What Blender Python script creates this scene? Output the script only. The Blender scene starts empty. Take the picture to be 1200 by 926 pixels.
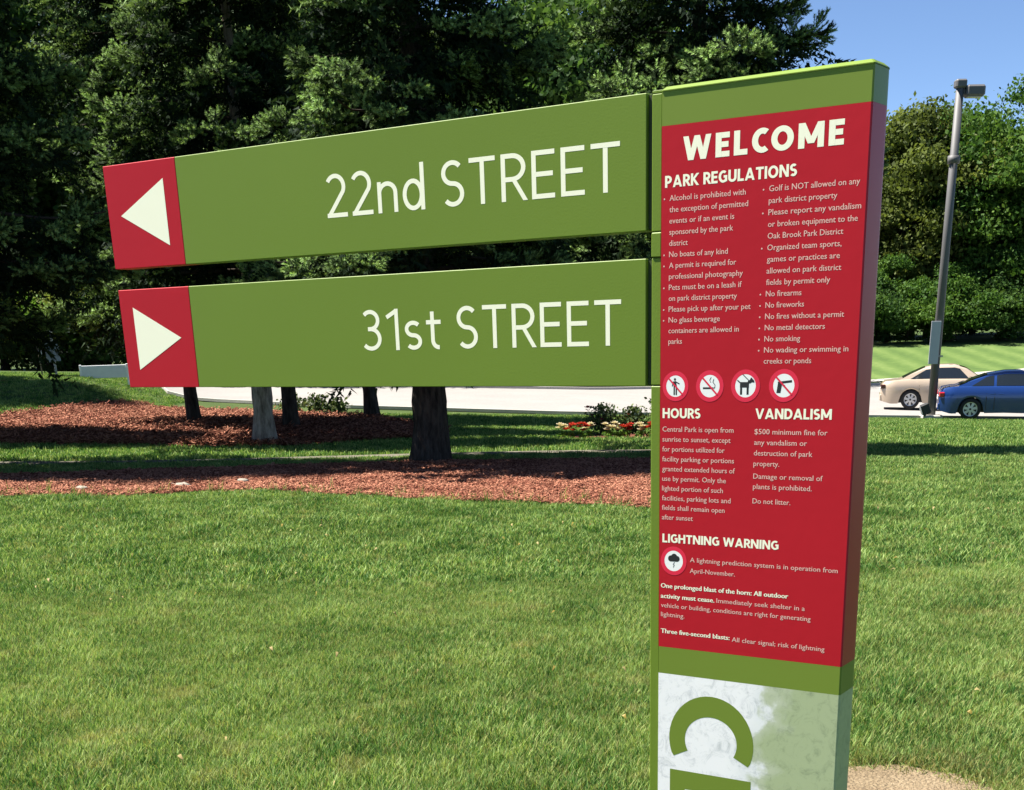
import bpy, math, random
import numpy as np
from mathutils import Vector, Matrix

random.seed(7)
rng = np.random.default_rng(11)
SC = bpy.context.scene
COL = SC.collection
R = math.radians

# ------------------------------------------------------------------ camera
CX, CY, CZ = 1.882, -3.6302, 1.65
cam_d = bpy.data.cameras.new("camera")
cam = bpy.data.objects.new("camera", cam_d)
COL.objects.link(cam)
cam_d.sensor_width = 36.0
cam_d.lens = 1534.1 * 36 / 1200
cam_d.shift_y = (933.0 - 463.0) / 1200
cam_d.clip_end = 2000
cam_d.clip_start = 0.05
_r = (0.83349336, 0.55159233, -0.03216694)
_u = (-0.16317836, 0.30135866, 0.9394444)
_f = (-0.52788412, 0.77777173, -0.34118837)
cam.matrix_world = Matrix(((_r[0], _u[0], -_f[0], CX), (_r[1], _u[1], -_f[1], CY), (_r[2], _u[2], -_f[2], CZ), (0, 0, 0, 1)))
SC.camera = cam

# ------------------------------------------------------------------ sky, sun, exposure
TO_SUN = Vector((-0.954, -0.31, 0.0)).normalized()
SUN_EL = R(61)
TO_SUN = Vector((TO_SUN.x * math.cos(SUN_EL), TO_SUN.y * math.cos(SUN_EL), math.sin(SUN_EL)))
world = bpy.data.worlds.new("World")
SC.world = world
world.use_nodes = True
wn = world.node_tree
sky = wn.nodes.new("ShaderNodeTexSky")
sky.sky_type = 'NISHITA'
sky.sun_disc = False
sky.sun_elevation = SUN_EL
sky.sun_rotation = math.atan2(TO_SUN.x, TO_SUN.y)
sky.air_density = 0.6
sky.dust_density = 0.1
sky.ozone_density = 4.0
sky.altitude = 800
wn.nodes["Background"].inputs[1].default_value = 0.055
wn.links.new(sky.outputs[0], wn.nodes["Background"].inputs[0])
sun_d = bpy.data.lights.new("sun", 'SUN')
sun_d.energy = 4.8
sun_d.angle = R(0.5)
sun_d.color = (1.0, 0.95, 0.87)
sun = bpy.data.objects.new("sun", sun_d)
COL.objects.link(sun)
sun.rotation_euler = TO_SUN.to_track_quat('Z', 'Y').to_euler()
SC.view_settings.view_transform = 'Standard'
SC.view_settings.look = 'None'
SC.view_settings.exposure = 1.72
SC.view_settings.gamma = 1.0
SC.view_settings.use_curve_mapping = False
SC.cycles.max_bounces = 8
SC.cycles.transparent_max_bounces = 8

# ------------------------------------------------------------------ helpers
FX, FY = -0.56158, 0.82742          # forward on the ground
RX, RY = 0.82742, 0.56158           # right on the ground


def ss(t):
    t = np.clip(t, 0, 1)
    return t * t * (3 - 2 * t)


def zroad(L):
    return -1.85 + 0.043 * np.clip(15.5 - L, -4, 38)


def hz(L, D):
    """ground height: the park lawn falls gently to the road"""
    g = np.clip((D - 5) / 39.0, 0, 1)
    g = g * 0.85 + 0.15 * ss(g)
    z = zroad(L) * g
    z = z + 1.3 * ss((D - 70 - 0.25 * L) / 22) * ss((L + 8) / 12)
    z = z - 0.25 * ss((D - 0.3) / 2.7) * (1 - np.clip((D - 5) / 16, 0, 1))
    z = z + 0.80 * ss((D - 38) / 11) * ss((60 - D) / 6) * ss((-L - 10.5) / 4.5)
    z = z + 0.05 * np.sin(L * 0.37 + 1.0) * np.sin(D * 0.31) * ss((D - 6) / 6) * ss((42 - D) / 4)
    return z


def xy(L, D):
    return CX + RX * L + FX * D, CY + RY * L + FY * D


def P(L, D, dz=0.0):
    x, y = xy(L, D)
    return Vector((x, y, float(hz(L, D)) + dz))


YAW = math.atan2(RY, RX)            # rotation that makes +X point to the right of the view


def tag(o, label=None, cat=None, group=None, kind=None):
    if label: o['label'] = label
    if cat: o['category'] = cat
    if group: o['group'] = group
    if kind: o['kind'] = kind
    return o


def empty(name, loc=(0, 0, 0), rz=0.0):
    o = bpy.data.objects.new(name, None)
    o.empty_display_size = 0.2
    COL.objects.link(o)
    o.location = loc
    o.rotation_euler = (0, 0, rz)
    return o


def link(name, me, mat=None, parent=None):
    if mat is not None and not me.materials:
        for m in (mat if isinstance(mat, (list, tuple)) else [mat]):
            me.materials.append(m)
    o = bpy.data.objects.new(name, me)
    COL.objects.link(o)
    if parent is not None:
        o.parent = parent
    return o


def children(o):
    return [c for c in bpy.data.objects if c.parent == o]


def copy_tree(o, parent=None):
    c = o.copy()
    COL.objects.link(c)
    if parent is not None:
        c.parent = parent
    for ch in children(o):
        copy_tree(ch, c)
    return c


def np_mesh(name, V, F, smooth=False, attrs=None, mats=None):
    """V (n,3), F (m,k) with the same k for all faces"""
    V = np.asarray(V, np.float32)
    F = np.asarray(F, np.int32)
    me = bpy.data.meshes.new(name)
    m, k = F.shape
    me.vertices.add(len(V))
    me.vertices.foreach_set("co", V.ravel())
    me.loops.add(m * k)
    me.loops.foreach_set("vertex_index", F.ravel())
    me.polygons.add(m)
    me.polygons.foreach_set("loop_start", np.arange(0, m * k, k, dtype=np.int32))
    me.polygons.foreach_set("loop_total", np.full(m, k, np.int32))
    if smooth:
        me.polygons.foreach_set("use_smooth", np.ones(m, bool))
    for n, (dom, arr) in (attrs or {}).items():
        a = me.attributes.new(n, 'FLOAT', dom)
        a.data.foreach_set("value", np.asarray(arr, np.float32))
    me.update(calc_edges=True)
    return me


class MB:
    """collects boxes, prisms, tubes into one mesh"""

    def __init__(s):
        s.v = []; s.f = []; s.sm = []

    def add(s, vs, fs, smooth=False, M=None):
        b = len(s.v)
        for p in vs:
            p = Vector(p)
            if M is not None: p = M @ p
            s.v.append(p[:])
        for f in fs:
            s.f.append([b + i for i in f]); s.sm.append(smooth)
        return s

    def box(s, a, b, bev=0.0, M=None):
        x0, y0, z0 = a; x1, y1, z1 = b
        if bev <= 0:
            vs = [(x0, y0, z0), (x1, y0, z0), (x1, y1, z0), (x0, y1, z0), (x0, y0, z1), (x1, y0, z1), (x1, y1, z1), (x0, y1, z1)]
            fs = [(0, 3, 2, 1), (4, 5, 6, 7), (0, 1, 5, 4), (1, 2, 6, 5), (2, 3, 7, 6), (3, 0, 4, 7)]
            return s.add(vs, fs, False, M)
        e = bev
        ring = lambda z, i: [(x0 + i, y0 + e, z), (x0 + e, y0 + i, z), (x1 - e, y0 + i, z), (x1 - i, y0 + e, z), (x1 - i, y1 - e, z), (x1 - e, y1 - i, z), (x0 + e, y1 - i, z), (x0 + i, y1 - e, z)]
        vs = ring(z0, e) + ring(z0 + e, 0) + ring(z1 - e, 0) + ring(z1, e)
        fs = [tuple(range(7, -1, -1)), tuple(range(24, 32))]
        for k in range(3):
            for i in range(8):
                j = (i + 1) % 8
                fs.append((k * 8 + i, k * 8 + j, k * 8 + 8 + j, k * 8 + 8 + i))
        return s.add(vs, fs, False, M)

    def tube(s, pts, rad, n=8, cap=True, smooth=True, M=None, rough=0.0):
        pts = [Vector(p) for p in pts]
        if not isinstance(rad, (list, tuple)): rad = [rad] * len(pts)
        vs = []; fs = []
        up = Vector((0, 0, 1))
        for i, p in enumerate(pts):
            t = (pts[min(i + 1, len(pts) - 1)] - pts[max(i - 1, 0)]).normalized()
            a = t.orthogonal().normalized() if abs(t.z) > 0.9 else t.cross(up).normalized()
            if abs(t.z) > 0.9: a = (Vector((1, 0, 0)) - t * t.x).normalized()
            b = t.cross(a).normalized()
            for k in range(n):
                w = 2 * math.pi * k / n
                rr = rad[i] * (1 + rough * (random.random() - .5))
                vs.append(p + (a * math.cos(w) + b * math.sin(w)) * rr)
        for i in range(len(pts) - 1):
            for k in range(n):
                k2 = (k + 1) % n
                fs.append((i * n + k, i * n + k2, i * n + n + k2, i * n + n + k))
        if cap:
            fs.append(tuple(range(n - 1, -1, -1))); fs.append(tuple((len(pts) - 1) * n + k for k in range(n)))
        return s.add(vs, fs, smooth, M)

    def prism(s, poly, y0, y1, M=None):
        """poly in (x,z), counter-clockwise seen from -y; extruded y0 (front) to y1 (back)"""
        n = len(poly)
        vs = [(x, y0, z) for x, z in poly] + [(x, y1, z) for x, z in poly]
        fs = [tuple(range(n)), tuple(range(2 * n - 1, n - 1, -1))] + [(i, i + n, (i + 1) % n + n, (i + 1) % n) for i in range(n)]
        return s.add(vs, fs, False, M)

    def build(s, name, mat=None, parent=None):
        me = bpy.data.meshes.new(name)
        me.from_pydata(s.v, [], s.f)
        me.polygons.foreach_set("use_smooth", s.sm)
        me.update()
        return link(name, me, mat, parent)


# ------------------------------------------------------------------ materials
def new_mat(name):
    m = bpy.data.materials.new(name)
    m.use_nodes = True
    n = m.node_tree
    return m, n, n.nodes["Principled BSDF"]


def simple(name, col, rough=0.5, metal=0.0, coat=0.0, var=0.0, scale=8.0, bump=0.0, bscale=60.0, spec=0.5):
    m, n, b = new_mat(name)
    b.inputs["Base Color"].default_value = (*col, 1)
    b.inputs["Roughness"].default_value = rough
    b.inputs["Metallic"].default_value = metal
    b.inputs["Coat Weight"].default_value = coat
    b.inputs["Specular IOR Level"].default_value = spec
    if var > 0 or bump > 0:
        tc = n.nodes.new("ShaderNodeTexCoord")
    if var > 0:
        nz = n.nodes.new("ShaderNodeTexNoise"); nz.inputs["Scale"].default_value = scale; nz.inputs["Detail"].default_value = 5
        n.links.new(tc.outputs["Object"], nz.inputs["Vector"])
        mx = n.nodes.new("ShaderNodeMix"); mx.data_type = 'RGBA'
        mx.inputs[6].default_value = (*[c * (1 - var) for c in col], 1)
        mx.inputs[7].default_value = (*[min(1, c * (1 + var)) for c in col], 1)
        n.links.new(nz.outputs[0], mx.inputs[0]); n.links.new(mx.outputs[2], b.inputs["Base Color"])
    if bump > 0:
        nb = n.nodes.new("ShaderNodeTexNoise"); nb.inputs["Scale"].default_value = bscale; nb.inputs["Detail"].default_value = 6
        n.links.new(tc.outputs["Object"], nb.inputs["Vector"])
        bp = n.nodes.new("ShaderNodeBump"); bp.inputs["Strength"].default_value = bump; bp.inputs["Distance"].default_value = 0.02
        n.links.new(nb.outputs[0], bp.inputs["Height"]); n.links.new(bp.outputs[0], b.inputs["Normal"])
    return m


def ramp(n, stops):
    r = n.nodes.new("ShaderNodeValToRGB")
    while len(r.color_ramp.elements) < len(stops): r.color_ramp.elements.new(0.5)
    for e, (p, c) in zip(r.color_ramp.elements, stops):
        e.position = p; e.color = (*c, 1)
    return r


def leafy(name, dark, mid, light, transl=0.35, scale=0.5, attr=None, attr_col=None, rough=0.55, rand=0.5, patch=None):
    """leaf / grass material: colour varies in patches and from leaf to leaf, light passes through"""
    m, n, b = new_mat(name)
    L = n.links.new
    geo = n.nodes.new("ShaderNodeNewGeometry")
    nz = n.nodes.new("ShaderNodeTexNoise"); nz.inputs["Scale"].default_value = scale; nz.inputs["Detail"].default_value = 4
    L(geo.outputs["Position"], nz.inputs["Vector"])
    oi = n.nodes.new("ShaderNodeObjectInfo") if rand > 0 else None
    rp = ramp(n, [(0.2, dark), (0.5, mid), (0.8, light)])
    mth = n.nodes.new("ShaderNodeMath"); mth.operation = 'MULTIPLY_ADD'
    at = n.nodes.new("ShaderNodeAttribute"); at.attribute_name = "rnd"
    sub = n.nodes.new("ShaderNodeMath"); sub.operation = 'SUBTRACT'
    L(at.outputs["Fac"], sub.inputs[0]); sub.inputs[1].default_value = 0.5
    L(sub.outputs[0], mth.inputs[0]); mth.inputs[1].default_value = rand; L(nz.outputs[0], mth.inputs[2])
    L(mth.outputs[0], rp.inputs[0])
    col = rp.outputs[0]
    if attr:
        a2 = n.nodes.new("ShaderNodeAttribute"); a2.attribute_name = attr
        mx = n.nodes.new("ShaderNodeMix"); mx.data_type = 'RGBA'
        L(a2.outputs["Fac"], mx.inputs[0]); L(col, mx.inputs[6]); mx.inputs[7].default_value = (*attr_col, 1)
        col = mx.outputs[2]
    if patch:
        n3 = n.nodes.new("ShaderNodeTexNoise"); n3.inputs["Scale"].default_value = patch[0]; n3.inputs["Detail"].default_value = 5; n3.inputs["Roughness"].default_value = .65
        L(geo.outputs["Position"], n3.inputs["Vector"])
        mr = n.nodes.new("ShaderNodeMapRange"); mr.inputs[1].default_value = patch[1]; mr.inputs[2].default_value = patch[2]; mr.inputs[4].default_value = patch[3]; L(n3.outputs[0], mr.inputs[0])
        mp_ = n.nodes.new("ShaderNodeMix"); mp_.data_type = 'RGBA'; L(mr.outputs[0], mp_.inputs[0]); L(col, mp_.inputs[6]); mp_.inputs[7].default_value = (*patch[4], 1)
        col = mp_.outputs[2]
    L(col, b.inputs["Base Color"])
    b.inputs["Roughness"].default_value = rough
    b.inputs["Specular IOR Level"].default_value = 0.08
    if transl > 0:
        tr = n.nodes.new("ShaderNodeBsdfTranslucent")
        br = n.nodes.new("ShaderNodeMix"); br.data_type = 'RGBA'; br.blend_type = 'MULTIPLY'; br.inputs[0].default_value = 1.0
        L(col, br.inputs[6]); br.inputs[7].default_value = (1.0, 1.0, 0.55, 1)
        L(br.outputs[2], tr.inputs[0])
        ms = n.nodes.new("ShaderNodeMixShader"); ms.inputs[0].default_value = transl
        out = n.nodes["Material Output"]
        L(b.outputs[0], ms.inputs[1]); L(tr.outputs[0], ms.inputs[2]); L(ms.outputs[0], out.inputs[0])
    return m


def ground_mat(name, stops, scale=1.2, fine=40.0, bump=0.6, bscale=90.0, rough=0.95, stripes=None):
    m, n, b = new_mat(name)
    L = n.links.new
    geo = n.nodes.new("ShaderNodeNewGeometry")
    n1 = n.nodes.new("ShaderNodeTexNoise"); n1.inputs["Scale"].default_value = scale; n1.inputs["Detail"].default_value = 8; n1.inputs["Roughness"].default_value = 0.65
    n2 = n.nodes.new("ShaderNodeTexNoise"); n2.inputs["Scale"].default_value = fine; n2.inputs["Detail"].default_value = 4
    L(geo.outputs["Position"], n1.inputs["Vector"]); L(geo.outputs["Position"], n2.inputs["Vector"])
    ad = n.nodes.new("ShaderNodeMix"); ad.data_type = 'FLOAT'; ad.inputs[0].default_value = 0.5
    L(n1.outputs[0], ad.inputs[2]); L(n2.outputs[0], ad.inputs[3])
    fac = ad.outputs[0]
    if stripes:
        wv = n.nodes.new("ShaderNodeTexWave"); wv.inputs["Scale"].default_value = stripes[0]; wv.inputs["Distortion"].default_value = 0.6
        mp = n.nodes.new("ShaderNodeMapping"); mp.inputs["Rotation"].default_value = (0, 0, stripes[1])
        L(geo.outputs["Position"], mp.inputs[0]); L(mp.outputs[0], wv.inputs[0])
        a2 = n.nodes.new("ShaderNodeMix"); a2.data_type = 'FLOAT'; a2.inputs[0].default_value = stripes[2]
        L(fac, a2.inputs[2]); L(wv.outputs["Fac"], a2.inputs[3]); fac = a2.outputs[0]
    rp = ramp(n, stops)
    L(fac, rp.inputs[0]); L(rp.outputs[0], b.inputs["Base Color"])
    b.inputs["Roughness"].default_value = rough
    b.inputs["Specular IOR Level"].default_value = 0.2
    bp = n.nodes.new("ShaderNodeBump"); bp.inputs["Strength"].default_value = bump; bp.inputs["Distance"].default_value = 0.03
    nb = n.nodes.new("ShaderNodeTexNoise"); nb.inputs["Scale"].default_value = bscale; nb.inputs["Detail"].default_value = 3
    L(geo.outputs["Position"], nb.inputs["Vector"]); L(nb.outputs[0], bp.inputs["Height"]); L(bp.outputs[0], b.inputs["Normal"])
    return m


GREEN = (0.135, 0.205, 0.030)
M = {}
M['green'] = simple("olive green sign paint", (0.140, 0.212, 0.022), 0.5, var=0.07, scale=1.2, bump=0.03, bscale=180, spec=0.25)
M['green_face'] = simple("olive green sign vinyl", (0.155, 0.222, 0.028), 0.5, var=0.05, scale=2, spec=0.25)
M['red'] = simple("crimson sign vinyl", (0.43, 0.011, 0.021), 0.45, var=0.07, scale=2.5, spec=0.15, bump=0.02, bscale=30)
M['red_side'] = simple("crimson painted side", (0.38, 0.010, 0.030), 0.42, var=0.05, scale=4, spec=0.28)
M['green_side'] = simple("glossy olive side coat", (0.140, 0.205, 0.030), 0.42, var=0.05, scale=3, spec=0.28)
M['cream'] = simple("cream vinyl lettering", (0.90, 0.88, 0.68), 0.55)
M['pink'] = simple("small printed lettering", (0.76, 0.44, 0.38), 0.55)
M['white'] = simple("white vinyl", (0.85, 0.85, 0.83), 0.5)
M['ring'] = simple("bright red ring print", (0.72, 0.012, 0.05), 0.5)
M['black'] = simple("black print", (0.012, 0.012, 0.014), 0.5)
M['dark'] = simple("dark recess metal", (0.035, 0.05, 0.012), 0.6)

# ------------------------------------------------------------------ print for the lower panel: a pale, cloudy picture
def photo_print():
    m, n, b = new_mat("cloudy pale green picture print")
    L = n.links.new
    tc = n.nodes.new("ShaderNodeTexCoord")
    sep = n.nodes.new("ShaderNodeSeparateXYZ"); L(tc.outputs["Object"], sep.inputs[0])
    nz = n.nodes.new("ShaderNodeTexNoise"); nz.inputs["Scale"].default_value = 7; nz.inputs["Detail"].default_value = 5
    L(tc.outputs["Object"], nz.inputs["Vector"])
    # x*2.6 - (z-0.58)*1.2 + noise : white at upper left, sage green to the right
    a = n.nodes.new("ShaderNodeMath"); a.operation = 'MULTIPLY_ADD'; L(sep.outputs[0], a.inputs[0]); a.inputs[1].default_value = 3.2; a.inputs[2].default_value = -1.15
    c = n.nodes.new("ShaderNodeMath"); c.operation = 'MULTIPLY_ADD'; L(sep.outputs[2], c.inputs[0]); c.inputs[1].default_value = -0.7; L(a.outputs[0], c.inputs[2])
    d = n.nodes.new("ShaderNodeMath"); d.operation = 'MULTIPLY_ADD'; L(nz.outputs[0], d.inputs[0]); d.inputs[1].default_value = 1.4; L(c.outputs[0], d.inputs[2])
    r1 = ramp(n, [(0.0, (0.88, 0.86, 0.86)), (0.36, (0.78, 0.78, 0.78)), (0.45, (0.48, 0.52, 0.37)), (0.62, (0.38, 0.44, 0.25))])
    r1.color_ramp.elements[0].position = 0.05
    L(d.outputs[0], r1.inputs[0])
    n2 = n.nodes.new("ShaderNodeTexNoise"); n2.inputs["Scale"].default_value = 19; n2.inputs["Detail"].default_value = 10; n2.inputs["Roughness"].default_value = 0.8; n2.inputs["Distortion"].default_value = 1.2
    L(tc.outputs["Object"], n2.inputs["Vector"])
    r2 = ramp(n, [(0.30, (0.40, 0.44, 0.46)), (0.50, (1.0, 1.0, 1.0))]); L(n2.outputs[0], r2.inputs[0])
    mx = n.nodes.new("ShaderNodeMix"); mx.data_type = 'RGBA'; mx.blend_type = 'MULTIPLY'; mx.inputs[0].default_value = 0.7
    L(r1.outputs[0], mx.inputs[6]); L(r2.outputs[0], mx.inputs[7])
    L(mx.outputs[2], b.inputs["Base Color"])
    b.inputs["Roughness"].default_value = 0.45
    return m


M['print'] = photo_print()

# ------------------------------------------------------------------ stroke lettering (flat vinyl): own glyph shapes
PI = math.pi


def arc(cx, cy, rx, ry, a0, a1, n=18):
    return [(cx + rx * math.cos(R(a0 + (a1 - a0) * i / n)), cy + ry * math.sin(R(a0 + (a1 - a0) * i / n))) for i in range(n + 1)]


def glyph(ch, s):
    """(width, ribbons, slants); cap height 1, stroke width s"""
    h = s / 2
    rb = []; sl = []
    if ch == 'E': w = .50 + h * .4; rb = [[(h, 0), (h, 1)], [(h, 1 - h), (w, 1 - h)], [(h, h), (w, h)], [(h, .51), (w * .92, .51)]]
    elif ch == 'L': w = .48 + h * .4; rb = [[(h, 0), (h, 1)], [(h, h), (w, h)]]
    elif ch == 'T': w = .60 + h * .4; rb = [[(0, 1 - h), (w, 1 - h)], [(w / 2, 0), (w / 2, 1 - h)]]
    elif ch == 'I': w = s; rb = [[(h, 0), (h, 1)]]
    elif ch == 'H': w = .66 + h * .6; rb = [[(h, 0), (h, 1)], [(w - h, 0), (w - h, 1)], [(h, .51), (w - h, .51)]]
    elif ch == 'N': w = .68 + h * .8; rb = [[(h, 0), (h, 1)], [(w - h, 0), (w - h, 1)]]; sl = [(h * 1.1, 1, w - h * 1.1, 0)]
    elif ch == 'M': w = .82 + h; rb = [[(h, 0), (h, 1)], [(w - h, 0), (w - h, 1)]]; sl = [(h * 1.1, 1, w / 2, .18), (w - h * 1.1, 1, w / 2, .18)]
    elif ch == 'W': w = 1.02 + h; sl = [(h, 1, w * .28, 0), (w * .28, 0, w * .5, 1), (w * .5, 1, w * .72, 0), (w * .72, 0, w - h, 1)]
    elif ch == 'V': w = .70 + h; sl = [(h, 1, w / 2, 0), (w - h, 1, w / 2, 0)]
    elif ch == 'A': w = .72 + h; sl = [(h, 0, w / 2, 1), (w - h, 0, w / 2, 1)]; rb = [[(w * .25, .27), (w * .75, .27)]]
    elif ch == 'K': w = .60 + h; rb = [[(h, 0), (h, 1)]]; sl = [(s, .50, w - h, 1), (s * 1.2, .53, w - h, 0)]
    elif ch in 'OC':
        w = (.78 if ch == 'O' else .60) + h * .5
        if ch == 'O': rb = [arc(w / 2, .5, w / 2 - h, .5 - h, 0, 360, 32)]
        else: rb = [arc(w * .60, .5, w * .60 - h, .5 - h, 55, 305, 26)]; w -= .10
    elif ch == 'G': w = .68 + h * .5; rb = [arc(w * .54, .5, w * .54 - h, .5 - h, 52, 300, 26) + [(w - h, h + .06)], [(w - h, h), (w - h, .52)], [(w * .58, .5), (w, .5)]]
    elif ch == 'U': w = .64 + h * .6; rr = w / 2 - h; rb = [[(h, 1)] + arc(w / 2, rr + h, rr, rr, 180, 360, 16) + [(w - h, 1)]]
    elif ch == 'D': w = .66 + h * .6; rb = [[(h, 0), (h, 1)], [(h, 1 - h)] + arc(w * .45, .5, w * .55 - h, .5 - h, 90, -90, 20) + [(h, h)]]
    elif ch in 'PR':
        w = .54 + h * .6; t = .46 if ch == 'R' else .42; r = (1 - h - t) / 2
        rb = [[(h, 0), (h, 1)], [(h, 1 - h)] + arc(w - r * 1.05 - h, t + r, r * 1.05, r, 90, -90, 14) + [(h, t)]]
        if ch == 'R': sl = [(w * .50, t, w - h * .3, 0)]
    elif ch in 'Ss':
        H = 1 if ch == 'S' else .70; w = (.52 if ch == 'S' else .44) + h * .5; r = (H - s) / 4; rx = w / 2 - h
        rb = [arc(w / 2, H - h - r, rx, r, 38, 270, 18) + arc(w / 2, h + r, rx, r, 90, -142, 18)[1:]]
    elif ch == '2':
        w = .56; r = .25; rb = [arc(w / 2 - .02, 1 - h - r, w / 2 - h, r, 150, -28, 16) + [(h * 1.2, h)], [(0, h), (w, h)]]
    elif ch == '3':
        w = .54; r1 = (1 - h - .53) / 2; r2 = (.53 - h) / 2
        rb = [arc(w * .42, .53 + r1, w * .50 - h, r1, 140, -90, 16) + [(w * .28, .53)], [(w * .28, .53)] + arc(w * .42, h + r2, w * .56 - h, r2, 90, -140, 18)]
    elif ch == '1': w = .40; rb = [[(w - h * 1.8, 0), (w - h * 1.8, 1)]]; sl = []; rb.append([(.03, .80), (w - h * 1.8, 1 - h * .9)])
    elif ch == 'n': w = .52; r = w / 2 - h; rb = [[(h, 0), (h, .70)], [(h, .70 - h - r * .9)] + arc(w / 2, .70 - h - r, r, r, 165, 0, 12) + [(w - h, 0)]]
    elif ch == 'd': w = .56; rb = [[(w - h, 0), (w - h, 1.04)], arc(w * .48, .35, w * .48 - h, .35 - h, 0, 360, 26)]
    elif ch == 't': w = .40; rb = [[(.17, .90)] + arc(.17 + .16, .22, .16, .22 - h, 180, 275, 10), [(0, .70 - h), (w, .70 - h)]]
    else: w = .30
    return w, rb, sl


def lettering(text, s, gap, u0, u1, v, cap, y, name, mat, parent, rise=0.0):
    """flat letters on the plane y, from u0 to u1, baseline v"""
    tot = 0; gl = []
    for ch in text:
        g = glyph(ch, s); gl.append((tot, g)); tot += g[0] + (gap if ch != ' ' else 0)
    tot -= gap
    sx = (u1 - u0) / tot
    vs = []; fs = []; lay = 0
    for off, (w, rbs, sls) in gl:
        for pts in rbs:
            lay += 1; yy = y - 0.00002 * (lay % 6)
            n = len(pts); closed = n > 4 and abs(pts[0][0] - pts[-1][0]) < 1e-6 and abs(pts[0][1] - pts[-1][1]) < 1e-6
            b = len(vs)
            for i, p in enumerate(pts):
                a = pts[i - 1] if i > 0 else (pts[-2] if closed else None)
                c = pts[i + 1] if i < n - 1 else (pts[1] if closed else None)
                def nrm(p, q):
                    dx, dy = q[0] - p[0], q[1] - p[1]; l = math.hypot(dx, dy) or 1; return (-dy / l, dx / l)
                if a is None: m = nrm(p, c); k = 1
                elif c is None: m = nrm(a, p); k = 1
                else:
                    n1 = nrm(a, p); n2 = nrm(p, c); m = (n1[0] + n2[0], n1[1] + n2[1]); l = math.hypot(*m) or 1
                    m = (m[0] / l, m[1] / l); k = min(1.6, 1 / max(.3, m[0] * n1[0] + m[1] * n1[1]))
                h = s / 2 * k
                for sg in (1, -1):
                    X = off + p[0] + m[0] * h * sg; Z = p[1] + m[1] * h * sg
                    U = u0 + X * sx
                    vs.append((U, yy, v + Z * cap + rise * (U - u0)))
            for i in range(n - 1):
                fs.append((b + 2 * i + 1, b + 2 * i + 3, b + 2 * i + 2, b + 2 * i))
        for (x0, z0, x1, z1) in sls:
            lay += 1; yy = y - 0.00002 * (lay % 6)
            k = s / 2 * math.hypot(x1 - x0, z1 - z0) / abs(z1 - z0) * (0.92)
            b = len(vs)
            q = [(x0 - k, z0), (x0 + k, z0), (x1 + k, z1), (x1 - k, z1)]
            for X, Z in q:
                U = u0 + (off + X) * sx; vs.append((U, yy, v + Z * cap))
            fs.append((b, b + 1, b + 2, b + 3) if z0 < z1 else (b + 3, b + 2, b + 1, b))
    me = bpy.data.meshes.new(name); me.from_pydata(vs, [], fs); me.update()
    return link(name, me, mat, parent)


def text_mesh_data(s, size):
    c = bpy.data.curves.new("print", 'FONT'); c.body = s; c.size = size; c.resolution_u = 2
    o = bpy.data.objects.new("print", c); COL.objects.link(o)
    dg = bpy.context.evaluated_depsgraph_get(); dg.update()
    me = o.evaluated_get(dg).to_mesh()
    V = [v.co[:] for v in me.vertices]; F = [tuple(p.vertices) for p in me.polygons]
    o.evaluated_get(dg).to_mesh_clear()
    bpy.data.objects.remove(o); bpy.data.curves.remove(c)
    return V, F


def print_block(name, lines, u0, y, size, mat, parent, bold=False, bullet_u=0.016):
    """lines: (text, v, u1, bullet)"""
    V = []; F = []
    for (t, v, u1, bul) in lines:
        vv, ff = text_mesh_data(t, size)
        x0 = min(p[0] for p in vv); x1 = max(p[0] for p in vv)
        sx = (u1 - u0) / (x1 - x0)
        for dx, dy in (((-.0007, 0), (.0007, -.00006), (0, -.00012)) if bold else ((0, 0), (.0004, -.00006))):
            b = len(V)
            V += [(u0 + dx + (p[0] - x0) * sx, y + dy, v + p[1]) for p in vv]
            F += [tuple(b + i for i in f) for f in ff]
        if bul:
            b = len(V); c = (u0 - bullet_u, v + size * .26); r = size * .11
            V += [(c[0] + r * math.cos(k * PI / 4), y, c[1] + r * math.sin(k * PI / 4)) for k in range(8)]
            F.append(tuple(b + k for k in range(8)))
    me = bpy.data.meshes.new(name); me.from_pydata(V, [], F); me.update()
    return link(name, me, mat, parent)


# ------------------------------------------------------------------ the wayfinding sign
sign = empty("wayfinding_sign", (0, 0, 0))
tag(sign, "olive green park signpost with red regulations panel and two street direction blades", "sign")
TOP = 2.231; DEP = 0.170; W = 0.60


def rounded_plan(x0, x1, y0, y1, r, n=6):
    """plan outline with rounded back-right corner"""
    pts = [(x0, y0), (x1 - .004, y0), (x1, y0 + .004)]
    for i in range(n + 1):
        a = R(90 * i / n); pts.append((x1 - r + r * math.cos(a), y1 - r + r * math.sin(a)))
    pts.append((x0, y1))
    return pts


def plan_prism(pts, z0, z1, name, mat, parent, smooth_from=None):
    n = len(pts)
    me = bpy.data.meshes.new(name)
    vs = [(x, y, z0) for x, y in pts] + [(x, y, z1) for x, y in pts]
    fs = [tuple(range(n - 1, -1, -1)), tuple(range(n, 2 * n))] + [(i, (i + 1) % n, (i + 1) % n + n, i + n) for i in range(n)]
    me.from_pydata(vs, [], fs); me.update()
    if smooth_from is not None:                       # glossy painted side, softly rounded to the back
        me.materials.append(mat); me.materials.append(smooth_from)
        for p in me.polygons:
            if p.normal.x > .02 and abs(p.normal.z) < .5: p.material_index = 1; p.use_smooth = True
        me.set_sharp_from_angle(angle=R(35))
    return link(name, me, mat, parent)


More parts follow.
